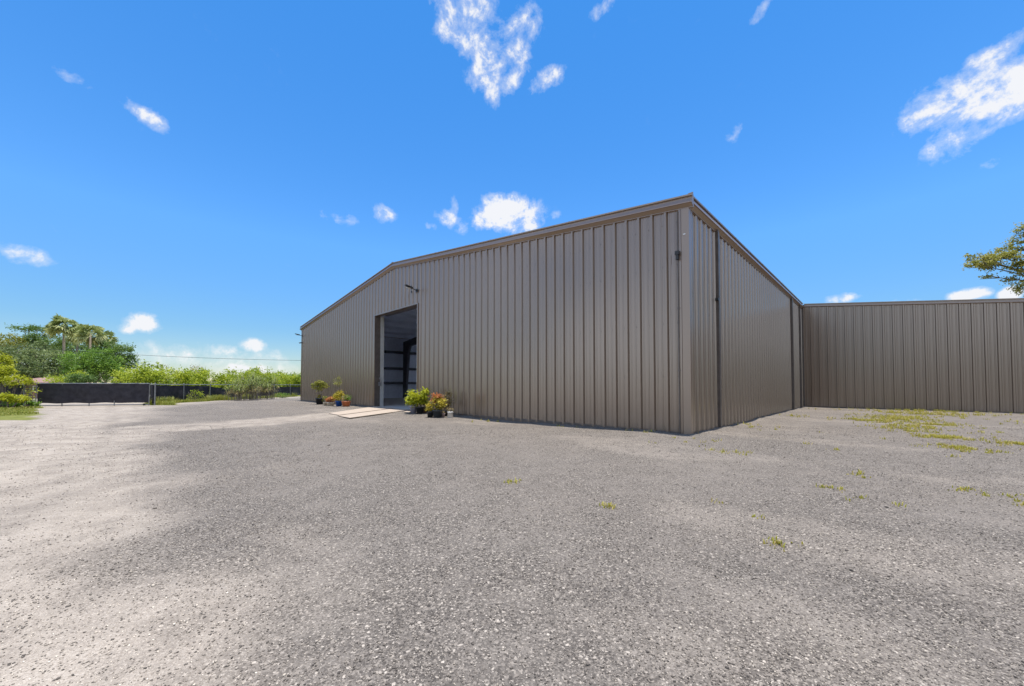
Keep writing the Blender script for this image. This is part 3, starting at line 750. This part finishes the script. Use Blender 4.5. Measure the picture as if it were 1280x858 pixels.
# ------------------------------------------------------------------ tree to the right, behind the annex
TY = 24.0; b0 = base_at(1345, TY)
bls = [bl(1260,320,TY,13,8,b0,0), bl(1249,324,TY,13,11,b0,.4), bl(1234,327,TY,9,7,b0,-.3), bl(1219,328,TY,9,4.5,b0,0), bl(1270,312,TY,9,11,b0,.3), bl(1226,317,TY,5,5,b0,.3), bl(1238,345,TY,5,2.5,b0,0),
       bl(1266,336,TY,9,7,b0,-.4), bl(1282,303,TY,8,10,b0,.2), bl(1289,286,TY,8,12,b0,0), bl(1284,358,TY,10,11,b0,0), bl(1328,292,TY,26,33,b0), bl(1358,250,TY,42,40,b0), bl(1390,290,TY,50,45,b0), bl(1330,350,TY,30,25,b0), bl(1272,347,TY,6,4,b0,.2), bl(1274,330,TY,9,8,b0,-.5), bl(1280,345,TY,8,7,b0,-.5)]
t = thing('live_oak', 'olive leafed tree reaching its branch over the annex roof at the right edge', 'tree', b0); r_ = random.Random(9)
m = MB(); m.tube([(0,0,-.1),(.1,0,3.5),(0,.1,7.1)], [.4,.3,.24], 10)
for b_ in bls:
    e = Vector(b_[:3]); s0 = Vector((0,.1,7.0)); mid = s0.lerp(e,.5)+Vector((0,0,.2))
    m.tube([s0, mid, e], [.07,.04,.012], 6)
    for k in range(4): m.tube([mid.lerp(e,.7), e+Vector((r_.uniform(-.8,.8)*b_[3], r_.uniform(-.5,.5), r_.uniform(-.7,.7)*b_[5]))], [.03,.008], 5)
obj('trunk', m, M_bark, t, True)
foliage('crown', t, L_oakr, bls, 1300, 30, .24, .13, 61)

# woods behind the camera, mirrored in the glossy panels
fb = [(-60+q*5+HR.uniform(-1.5,1.5), -44+HR.uniform(-5,5)-abs(q-13)*.0, 3.2, 4.2, 3, HR.uniform(2.6,4.0)) for q in range(26)]
tag(foliage('woods', None, L_dark, fb, 520, 30, 1.3, .75, 71), 'dense dark woods across the open ground behind the camera', kind='stuff')

# ------------------------------------------------------------------ gate and fences
gdir = (GB-GA).normalized(); gl = (GB-GA).length; ga = math.atan2(gdir.y, gdir.x)
g = thing('driveway_gate', 'long low rolling gate covered with black privacy screen across the driveway', 'gate', GA, ga)
def cloth(x0, x1, z0, z1, seed, th=.012, sag=.0, nx_=48, nz_=7, wav=.02):
    r_ = random.Random(seed); m = MB(); ph = [r_.uniform(0,6.28) for _ in range(6)]
    def P(i, j, off):
        u = i/nx_; w_ = j/nz_; x = x0+(x1-x0)*u
        d_ = wav*(math.sin(u*19+ph[0]+w_*2)+.6*math.sin(u*41+ph[1]-w_*3)+.4*math.sin(w_*7+ph[2]+u*9))
        zt_ = z1 - abs(math.sin(u*math.pi*4+ph[3]))*.018 - sag*u + .012*math.sin(u*33+ph[4]); zb_ = z0+.015*math.sin(u*23+ph[5])
        return (x, d_+off, zb_+(zt_-zb_)*w_)
    v = [P(i,j,0) for i in range(nx_+1) for j in range(nz_+1)] + [P(i,j,th) for i in range(nx_+1) for j in range(nz_+1)]
    n_ = (nx_+1)*(nz_+1); f = []
    for i in range(nx_):
        for j in range(nz_):
            q = i*(nz_+1)+j; f.append((q, q+nz_+1, q+nz_+2, q+1)); f.append((n_+q, n_+q+1, n_+q+nz_+2, n_+q+nz_+1))
    m.add(v, f); return m
obj('privacy_screen', cloth(.12, gl+.1, .15, 1.10, 3), M_mesh, g, True)
m = MB(); m.tube([(.06,.03,1.09),(gl+.1,.03,1.09)], .024, 8); m.tube([(.06,.03,.05),(gl+.1,.03,.05)], .022, 8)
for x in (.06, 1.05, 2.1, 3.1, gl+.1): m.tube([(x,.03,.0),(x,.03,1.1)], .02, 8)
obj('gate_frame', m, M_galv, g)
for x in (.12, gl-.1):
    m = MB(); m.tube([(x,.0,.05),(x,.06,.05)], .05, 12); obj('wheel', m, M_black, g)
post = thing('gate_post', 'brown timber gate post with a latch at the left end of the gate', 'post', GA-gdir*.18)
m = MB(); m.box((-.07,-.07,-.1),(.07,.07,1.32)); obj('post', m, M_wood, post)
m = MB(); m.box((-.09,-.09,1.32),(.09,.09,1.36)); obj('cap', m, M_wood, post)
m = MB(); m.box((.07,-.1,.45),(.22,-.06,.50)); m.tube([(.14,-.08,.05),(.14,-.08,.9)], .014, 6); obj('latch', m, M_galv, post)
pw = GA-gdir*.32
fl_ = thing('screened_fence', 'short run of dark screened fence half hidden by vines left of the gate', 'fence', pw, math.atan2(-gdir.y, -gdir.x), 'chain-link fences with dark screen')
obj('privacy_screen', cloth(0, 6, .05, 1.02, 8), M_mesh, fl_, True)
m = MB(); m.tube([(0,.03,1.04),(6,.03,1.04)], .022, 8); obj('top_rail', m, M_galv, fl_)
for x in (0, 2, 4, 6):
    m = MB(); m.tube([(x,.04,-.1),(x,.04,1.08)], .03, 8); obj('post', m, M_galv, fl_)
# side fence running back along the yard
fs = thing('screened_fence', 'low side fence with sagging black screen running from the gate to behind the warehouse', 'fence', (0,0,0), 0, 'chain-link fences with dark screen')
FP = [Vector((-18.05,19.15,0)), Vector((-20.0,21.0,0)), Vector((-20.4,25.6,0)), Vector((-20.6,30.5,0)), Vector((-20.7,40,0))]
for i in range(len(FP)-1):
    a_, b_ = FP[i], FP[i+1]; ln = (b_-a_).length; an_ = math.atan2((b_-a_).y, (b_-a_).x)
    mb = cloth(.03, ln-.03, .08, 1.02 if i < 2 else .93, 20+i, sag=(0,.05,.42,.1)[i])
    M_ = Matrix.Translation(a_) @ Matrix.Rotation(an_, 4, 'Z'); mb.v = [tuple(M_ @ Vector(p_)) for p_ in mb.v]
    o = obj('privacy_screen', mb, M_mesh, fs, True)
    m = MB(); m.tube([a_+Vector((0,0,1.05)), b_+Vector((0,0,1.05))], .022, 8); obj('top_rail', m, M_galv, fs)
    m = MB(); m.tube([a_+Vector((0,0,.06)), b_+Vector((0,0,.06))], .016, 8); obj('bottom_rail', m, M_galv, fs)
    k = max(1, int(ln/2.2))
    for j in range(k if i < 3 else k+1):
        p_ = a_.lerp(b_, j/k); m = MB(); m.tube([p_+Vector((.04,0,-.1)), p_+Vector((.04,0,1.09))], .028, 8); o = obj('post', m, M_galv, fs)
        q = MB(); q.lathe([(.034,1.075),(.034,1.1),(.02,1.125),(.001,1.13)], (p_.x+.04, p_.y, 0), 10); obj('cap', q, M_galv, o)
bo = thing('bollard', 'short white pipe bollard in the grass at the right end of the gate', 'bollard', gp(186.5, 503.5))
m = MB(); m.lathe([(.055,-.1),(.055,.42),(.05,.45),(.03,.475),(.001,.48)], seg=14); obj('pipe', m, M_white, bo, True)
m = MB(); m.lathe([(.058,.30),(.058,.34)], seg=14); obj('band', m, M_galv, bo)

# weeds growing up the side fence
for (px, py, lab, sd, w_, h_) in ((240, 502, 'leafy green weed climbing the screen of the side fence', 81, 12, 9), (352, 498, 'rounded green weed at the fence foot near the warehouse corner', 82, 9, 4)):
    p = gp(px, py); k = p.y/F_PX
    t = thing('weed_clump', lab, 'weed', (p.x+.15, p.y, 0)); r_ = random.Random(sd); m = MB()
    for q in range(16): m.tube([(r_.gauss(0,.15),r_.gauss(0,.1),-.02),(r_.gauss(0,w_*k*.6),r_.gauss(0,.15),r_.uniform(.5,1.5)*h_*k)], [.008,.003], 5)
    tag(obj('stems', m, M_palmbark, t), kind='stuff')
    foliage('foliage', t, L_yel if sd == 81 else L_mid, [(0,0,h_*k*.8,w_*k*1.1,.2,h_*k*.8)], 34, 16, .13, .06, sd)

# ------------------------------------------------------------------ far houses, pole and wire
def hip_house(label, X, Y, rz, w_, d_, h_, rise, wallm, roofm):
    t = thing('house', label, 'house', (X,Y,0), rz)
    m = MB(); m.box((-w_/2,-d_/2,-.2),(w_/2,d_/2,h_)); obj('wall', m, wallm, t)
    m = MB(); e = .45; a_, b_ = w_/2+e, d_/2+e; r_ = max(.1, w_/2-d_/2)
    m.add([(-a_,-b_,h_),(a_,-b_,h_),(a_,b_,h_),(-a_,b_,h_),(-r_,0,h_+rise),(r_,0,h_+rise),(-a_,-b_,h_-.15),(a_,-b_,h_-.15),(a_,b_,h_-.15),(-a_,b_,h_-.15)],
          [(0,1,5,4),(1,2,5),(2,3,4,5),(3,0,4),(0,6,7,1),(1,7,8,2),(2,8,9,3),(3,9,6,0),(9,8,7,6)]); obj('roof', m, roofm, t)
    for x in (-w_*.28, w_*.2):
        z0, z1 = h_*.42, h_*.8
        m = MB(); m.box((x-.6,-d_/2-.05,z0),(x+.6,-d_/2-.004,z1)); o = obj('window', m, M_white, t)
        q = MB(); q.box((x-.5,-d_/2-.058,z0+.06),(x+.5,-d_/2-.052,z1-.06)); obj('pane', q, M_black, o)
p = at(297, 476, 44); hip_house('distant tan house with brown hipped roof showing beside the cane grass', p.x+1.2, 44, .25, 7, 5, 1.3, .75, plain('stucco', (.45,.38,.3), .85), plain('shingle', (.2,.155,.12), .85))
p = at(58, 477, 30); hip_house('low building with reddish brown roof just above the left half of the gate', p.x, 30, .2, 3.0, 2.0, 1.22, .38, plain('brick', (.3,.16,.12), .85), plain('red_roof', (.27,.16,.13), .8))
m = MB(); A, B = at(-160, 418, 30), at(470, 452, 36)
pts = [A.lerp(B, i/24) - Vector((0,0,.55*math.sin(math.pi*i/24))) for i in range(25)]
m.tube(pts, .014, 6); tag(obj('overhead_wire', m, M_black), 'single dark overhead wire sagging from the trees to behind the warehouse', 'wire')
up_ = thing('utility_pole', 'tiny distant utility pole standing above the hedge by the gate', 'pole', base_at(171, 70))
m = MB(); m.tube([(0,0,-.2),(0,0,4.6)], [.11,.08], 8); obj('pole', m, M_bark, up_)
m = MB(); m.box((-.5,-.05,4.15),(.5,.05,4.27)); obj('crossarm', m, M_bark, up_)

# ------------------------------------------------------------------ potted plants
def pot_shape(r0, r1, h, rim=.015):
    m = MB(); m.lathe([(.001,0),(r0,0),(r1,h*.86),(r1+rim,h*.86),(r1+rim,h),(r1-.012,h),(r1-.02,h*.85),(.001,h*.84)], seg=20); return m
def potted(px, py, potm, r0, r1, h, plant, label, group, seed, dxy=(0,0), extra=None):
    p = gp(px, py); r_ = random.Random(seed)
    t = thing('potted_plant', label, 'potted plant', (p.x+dxy[0], p.y+dxy[1], float(height(np.array([p.x]), np.array([p.y]))[0])-.003), r_.uniform(0,3), group)
    po = obj('pot', pot_shape(r0, r1, h), potm, t, True)
    q = MB(); q.lathe([(r1*.93,h*.86),(r1*.5,h*.9),(.001,h*.91)], seg=16); obj('soil', q, M_soil, po)
    for (mat, blobs, ncl, nleaf, rc, leaf) in plant:
        m = MB()
        for b_ in blobs:
            for k in range(5): m.tube([(r_.uniform(-.4,.4)*r1, r_.uniform(-.4,.4)*r1, h*.85), (b_[0]*.6+r_.uniform(-.03,.03), b_[1]*.6, (b_[2]+h)*.5), (b_[0]+r_.uniform(-.5,.5)*b_[3], b_[1]+r_.uniform(-.5,.5)*b_[4], b_[2]+r_.uniform(0,.6)*b_[5])], [.009,.006,.003], 5)
        obj('stem', m, M_palmbark, t)
        foliage('foliage', t, mat, blobs, ncl, nleaf, rc, leaf, seed)
    return t
P_blk = plain('pot_black', (.022,.023,.025), .5); P_lav = plain('pot_lavender', (.36,.35,.43), .5, var=.15); P_brn = plain('pot_brown', (.22,.13,.085), .7)
P_gry = plain('pot_slate', (.05,.058,.065), .5); P_wht = plain('pot_white', (.68,.67,.65), .5, var=.12); P_pnk = plain('pot_pink', (.5,.38,.35), .6)
P_blu = plain('pot_blue', (.02,.09,.36), .35); P_ter = plain('pot_terracotta', (.48,.15,.06), .7); P_cream = plain('pot_cream', (.5,.46,.38), .7)
GR = 'potted plants right of the doorway'; GL = 'potted plants left of the doorway'
potted(517, 516.3, P_lav, .10, .13, .29, [(L_lime, [(-.05,0,.55,.30,.22,.25),(-.2,0,.5,.16,.16,.17)], 46, 26, .13, .085)], 'bushy lime shrub in a lavender grey pot nearest the doorway', GR, 101)
potted(525, 516.6, P_blk, .10, .135, .25, [(L_lime, [(.08,0,.5,.22,.2,.24),(.16,0,.75,.13,.12,.16)], 40, 26, .12, .085)], 'upright lime shrub in a black pot beside the lavender grey pot', GR, 102)
potted(531.5, 516, P_brn, .09, .11, .14, [(L_tan, [(0,0,.18,.1,.1,.04)], 8, 10, .06, .05)], 'shallow brown pot with withered plant between two black pots', GR, 103)
potted(538, 520, P_blk, .085, .10, .19, [(L_gold, [(0,0,.33,.1,.1,.12)], 20, 18, .08, .06)], 'small yellow plant in the little black pot in the front of the right group', GR, 104)
potted(547, 520, P_gry, .13, .165, .25, [(L_gold, [(-.05,0,.46,.2,.17,.16)], 34, 22, .11, .075), (L_org, [(.02,.02,.66,.17,.13,.10)], 22, 18, .1, .07)], 'orange and yellow leafed plant in the wide slate grey pot', GR, 105)
potted(554, 519.6, P_pnk, .05, .06, .11, [(L_tan, [(0,0,.16,.06,.06,.04)], 6, 8, .05, .04)], 'tiny pinkish pot beside the slate grey pot', GR, 106)
potted(558, 518.5, P_blk, .07, .09, .17, [(L_tan, [(.02,.05,.48,.16,.12,.24),(.06,.02,.72,.07,.07,.1)], 34, 16, .11, .065)], 'tall straw coloured plant in a dark pot against the wall', GR, 107)
potted(563, 520.3, P_wht, .095, .085, .20, [(L_dry, [(0,0,.27,.08,.08,.05)], 8, 10, .06, .045)], 'white pot at the right end of the right group', GR, 108)
potted(400, 505.5, P_blk, .15, .20, .34, [(L_oak, [(-.1,0,.98,.28,.22,.22),(.15,0,1.05,.2,.2,.18)], 44, 24, .14, .075), (L_gold, [(0,0,.42,.14,.12,.07)], 14, 14, .09, .05)], 'airy olive shrub in the big black pot, farthest left of all pots', GL, 109)
potted(407, 507, P_cream, .07, .09, .16, [(L_oak, [(.02,0,.32,.1,.1,.13)], 14, 14, .08, .05)], 'small cream pot beside the big black pot', GL, 110)
potted(413.5, 507.3, P_cream, .15, .17, .17, [(L_org, [(0,0,.32,.22,.16,.09)], 34, 20, .1, .06)], 'wide cream planter with orange leaves between cream pot and blue pot', GL, 111)
potted(424, 508, P_blu, .12, .15, .26, [(L_gold, [(-.05,0,.5,.22,.2,.22)], 34, 24, .13, .07), (L_oak, [(0,.1,1.15,.14,.12,.25)], 12, 12, .12, .06)], 'yellow bush with one tall thin shoot in a bright blue pot', GL, 112)
potted(433, 508.6, P_ter, .15, .185, .25, [(L_mid, [(.05,0,.42,.16,.14,.12)], 16, 20, .1, .06), (L_tan, [(-.05,0,.40,.16,.14,.1)], 18, 16, .1, .06)], 'round terracotta pot of mixed plants at the right of the left group', GL, 113)

# ------------------------------------------------------------------ plywood sheets in front of the door
M_ply, nt, b = mat_new('plywood'); c = coord(nt)
gr_ = noise(nt, mapping(nt, c, (.8, 9, 2)), 5, 6, .6)
nt.links.new(ramp(nt, gr_, [(.3, (.34,.26,.19)), (.55, (.44,.36,.28)), (.75, (.51,.43,.35))]), b.inputs['Base Color']); b.inputs['Roughness'].default_value = .8
def sheet(c4, z, th, label):
    cc = sum((gp(*q) for q in c4), Vector())/4
    t = thing('plywood_sheet', label, 'plywood sheet', (cc.x, cc.y, z), 0, 'plywood sheets at the doorway')
    P4 = [gp(*q)-cc for q in c4]; m = MB()
    m.add([(p_.x,p_.y,0) for p_ in P4]+[(p_.x,p_.y,th) for p_ in P4], [(3,2,1,0),(4,5,6,7),(0,1,5,4),(1,2,6,5),(2,3,7,6),(3,0,4,7)])
    obj('board', m, M_ply, t)
sheet([(411.5,517.3),(424,519.6),(494,510.6),(470,508.4)], .006, .016, 'pale plywood sheet nearer the door jamb, farther from the camera')
sheet([(423,520.6),(438,523.3),(516,512.6),(494,511.2)], .007, .018, 'pale plywood sheet lying in front, reaching to the potted plants')
sheet([(505,515.6),(512,516.8),(514.5,515.2),(508.5,514.6)], .006, .018, 'short offcut of pale board beside the lavender grey pot')

# ------------------------------------------------------------------ sky, clouds, sun
SUN_EL, SUN_AZ = R(86.5), math.atan2(d2.x, d2.y)       # a summer noon sun, a little beyond the building; azimuth from +Y towards +X
w = bpy.data.worlds.new('World'); S.world = w; w.use_nodes = True; nt = w.node_tree
bg = nt.nodes['Background']
sky = N(nt, 'ShaderNodeTexSky', sky_type='NISHITA'); sky.sun_disc = False; sky.sun_elevation = SUN_EL; sky.sun_rotation = SUN_AZ
sky.altitude = 0; sky.air_density = 1.0; sky.dust_density = 0.0; sky.ozone_density = 2.2
SKY_STR = .12; EXPO = .9
hs = N(nt, 'ShaderNodeHueSaturation'); hs.inputs['Saturation'].default_value = 1.33; hs.inputs['Value'].default_value = 1.02; tc = N(nt, 'ShaderNodeTexCoord').outputs['Generated']
_z = N(nt, 'ShaderNodeSeparateXYZ'); nt.links.new(tc, _z.inputs[0])
nt.links.new(mix(nt, 1.0, sky.outputs[0], ramp(nt, _z.outputs[2], [(0, (.40,.40,.43)), (.12, (.53,.56,.60)), (.32, (.95,.93,.96)), (1, (1.0,1.0,1.0))]), 'MULTIPLY'), hs.inputs['Color'])
cp, sp = math.cos(PITCH), math.sin(PITCH)
def pdir(x, y):
    u = (x-640)/F_PX; v_ = (429 + cam.shift_y*1280 - y)/F_PX
    return Vector((u, cp - v_*sp, sp + v_*cp)).normalized()
# (x, y, half width, half height in photo px, slant degrees, weight)
CL = [(588,8,46,34,0,.95),(592,48,40,34,20,1),(612,78,34,32,-30,1),(640,62,24,34,30,.9),(614,112,15,24,0,.85),(650,30,28,30,0,.75),(684,99,26,14,-18,1.1),(560,30,24,30,0,.75),(640,100,26,16,-30,.8),
      (1165,140,48,24,-50,1),(1205,108,62,22,-42,1.05),(1235,75,56,18,-38,1),(1250,125,60,34,-48,1.1),(1285,95,40,42,-50,1.05),(1205,165,60,26,-10,.85),(1240,203,18,9,-40,.6),(1190,130,60,40,-40,.85),
      (755,8,22,10,-20,.75),(952,12,20,8,-35,.75),(172,138,34,11,22,.74),(196,151,20,12,25,.74),(94,102,24,9,10,.65),(918,167,10,11,0,.75),
      (633,268,42,24,0,1.25),(612,276,26,14,0,1.1),(655,274,22,16,0,1.1),(568,276,24,12,20,.85),(569,262,8,18,0,.75),(540,284,9,7,0,.6),(481,270,17,12,15,.78),(413,271,22,9,10,.5),(440,274,10,8,0,.5),(695,270,10,6,0,.45),
      (26,318,46,12,3,.85),(5,310,24,8,0,.7),(178,403,28,13,-8,1.1),(160,410,16,8,0,.9),(215,398,10,4,0,.4),
      (316,432,17,9,0,1.1),(278,438,20,9,0,1.0),(235,445,90,20,0,.72),(310,456,100,22,0,.72),(200,436,40,12,0,.62),
      (1050,374,24,7,0,1.0),(1210,369,26,9,0,1.25),(1262,369,16,10,0,1.2),(1120,378,50,7,0,.55)]
nz = N(nt, 'ShaderNodeTexNoise'); nt.links.new(tc, nz.inputs['Vector']); nz.inputs['Scale'].default_value = 17; nz.inputs['Detail'].default_value = 9; nz.inputs['Roughness'].default_value = .62; nz.inputs['Distortion'].default_value = .35
nz2 = N(nt, 'ShaderNodeTexNoise'); nt.links.new(tc, nz2.inputs['Vector']); nz2.inputs['Scale'].default_value = 55; nz2.inputs['Detail'].default_value = 7; nz2.inputs['Roughness'].default_value = .65
acc = None
for (px, py, hw, hh_, sl, wt) in CL:
    D = pdir(px, py); U = pdir(px+math.cos(R(sl)), py+math.sin(R(sl)))-D; Vv = pdir(px-math.sin(R(sl)), py+math.cos(R(sl)))-D
    U = (U - D*U.dot(D)); Vv = (Vv - D*Vv.dot(D)); U = U/(U.length**2*hw); Vv = Vv/(Vv.length**2*hh_)
    s_ = N(nt, 'ShaderNodeVectorMath', operation='SUBTRACT'); nt.links.new(tc, s_.inputs[0]); s_.inputs[1].default_value = D
    a_ = N(nt, 'ShaderNodeVectorMath', operation='DOT_PRODUCT'); nt.links.new(s_.outputs[0], a_.inputs[0]); a_.inputs[1].default_value = U
    b_ = N(nt, 'ShaderNodeVectorMath', operation='DOT_PRODUCT'); nt.links.new(s_.outputs[0], b_.inputs[0]); b_.inputs[1].default_value = Vv
    front = N(nt, 'ShaderNodeVectorMath', operation='DOT_PRODUCT'); nt.links.new(tc, front.inputs[0]); front.inputs[1].default_value = D
    r2_ = math_(nt, 'ADD', math_(nt, 'POWER', a_.outputs['Value'], 2), math_(nt, 'POWER', b_.outputs['Value'], 2))
    e = math_(nt, 'MULTIPLY', math_(nt, 'SUBTRACT', 1.0, math_(nt, 'MULTIPLY', r2_, .5), clamp=True), wt)
    e = math_(nt, 'MULTIPLY', e, math_(nt, 'GREATER_THAN', front.outputs['Value'], .3))
    acc = e if acc is None else math_(nt, 'SMOOTH_MAX', acc, e)
    if acc is not e: acc.node.inputs[2].default_value = .12
nn_ = math_(nt, 'ADD', math_(nt, 'MULTIPLY', nz.outputs[0], .72), math_(nt, 'MULTIPLY', nz2.outputs[0], .38))   # ~.55 mean
dens = math_(nt, 'ADD', math_(nt, 'MULTIPLY', acc, .95), math_(nt, 'MULTIPLY', math_(nt, 'SUBTRACT', nn_, .55), 2.5))
cf = ramp(nt, dens, [(.42, 0), (.78, .34), (1.32, 1)])
cshade = ramp(nt, dens, [(.50, (.86,.91,1.0)), (.80, (1.0,1.0,1.0)), (1.15, (.94,.95,.985))])
# cumulus added behind the photographer, unseen, to fill shade and reflect in the panels
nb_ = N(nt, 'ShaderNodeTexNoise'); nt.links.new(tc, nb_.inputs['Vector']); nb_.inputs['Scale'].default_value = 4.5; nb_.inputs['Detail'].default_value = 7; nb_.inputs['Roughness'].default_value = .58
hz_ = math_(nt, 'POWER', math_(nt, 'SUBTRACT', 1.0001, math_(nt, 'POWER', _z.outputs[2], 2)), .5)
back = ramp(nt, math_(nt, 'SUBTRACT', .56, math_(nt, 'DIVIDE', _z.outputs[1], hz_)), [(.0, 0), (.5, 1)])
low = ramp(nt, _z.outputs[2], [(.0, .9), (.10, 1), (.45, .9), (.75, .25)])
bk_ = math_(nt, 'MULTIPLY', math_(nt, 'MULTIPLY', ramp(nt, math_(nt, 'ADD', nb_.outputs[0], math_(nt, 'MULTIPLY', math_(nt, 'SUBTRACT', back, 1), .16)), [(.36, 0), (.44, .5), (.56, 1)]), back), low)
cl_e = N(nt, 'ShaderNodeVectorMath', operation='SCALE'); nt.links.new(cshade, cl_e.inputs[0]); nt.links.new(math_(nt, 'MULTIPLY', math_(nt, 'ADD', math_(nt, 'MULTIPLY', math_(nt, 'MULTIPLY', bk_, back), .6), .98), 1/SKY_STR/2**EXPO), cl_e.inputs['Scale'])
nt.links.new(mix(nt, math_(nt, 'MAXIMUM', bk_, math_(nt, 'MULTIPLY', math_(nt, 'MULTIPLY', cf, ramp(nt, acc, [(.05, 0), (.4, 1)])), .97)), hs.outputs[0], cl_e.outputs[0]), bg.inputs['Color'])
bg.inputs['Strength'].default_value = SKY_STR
sun = bpy.data.lights.new('sun', 'SUN'); sun.energy = 3.3; sun.angle = R(.53); sun.color = (1, .955, .89)
so = bpy.data.objects.new('sun', sun); COL.objects.link(so)
sd = Vector((math.sin(SUN_AZ)*math.cos(SUN_EL), math.cos(SUN_AZ)*math.cos(SUN_EL), math.sin(SUN_EL)))
so.rotation_euler = (-sd).to_track_quat('-Z', 'Y').to_euler(); so.location = (0, -20, 60)

# ------------------------------------------------------------------ render settings
S.view_settings.view_transform = 'Standard'; S.view_settings.look = 'None'; S.view_settings.exposure = EXPO; S.view_settings.gamma = 1
S.render.engine = 'CYCLES'; S.cycles.use_denoising = True; S.cycles.max_bounces = 8; S.cycles.diffuse_bounces = 5; S.cycles.glossy_bounces = 4; S.cycles.transmission_bounces = 4
S.cycles.sample_clamp_indirect = 8
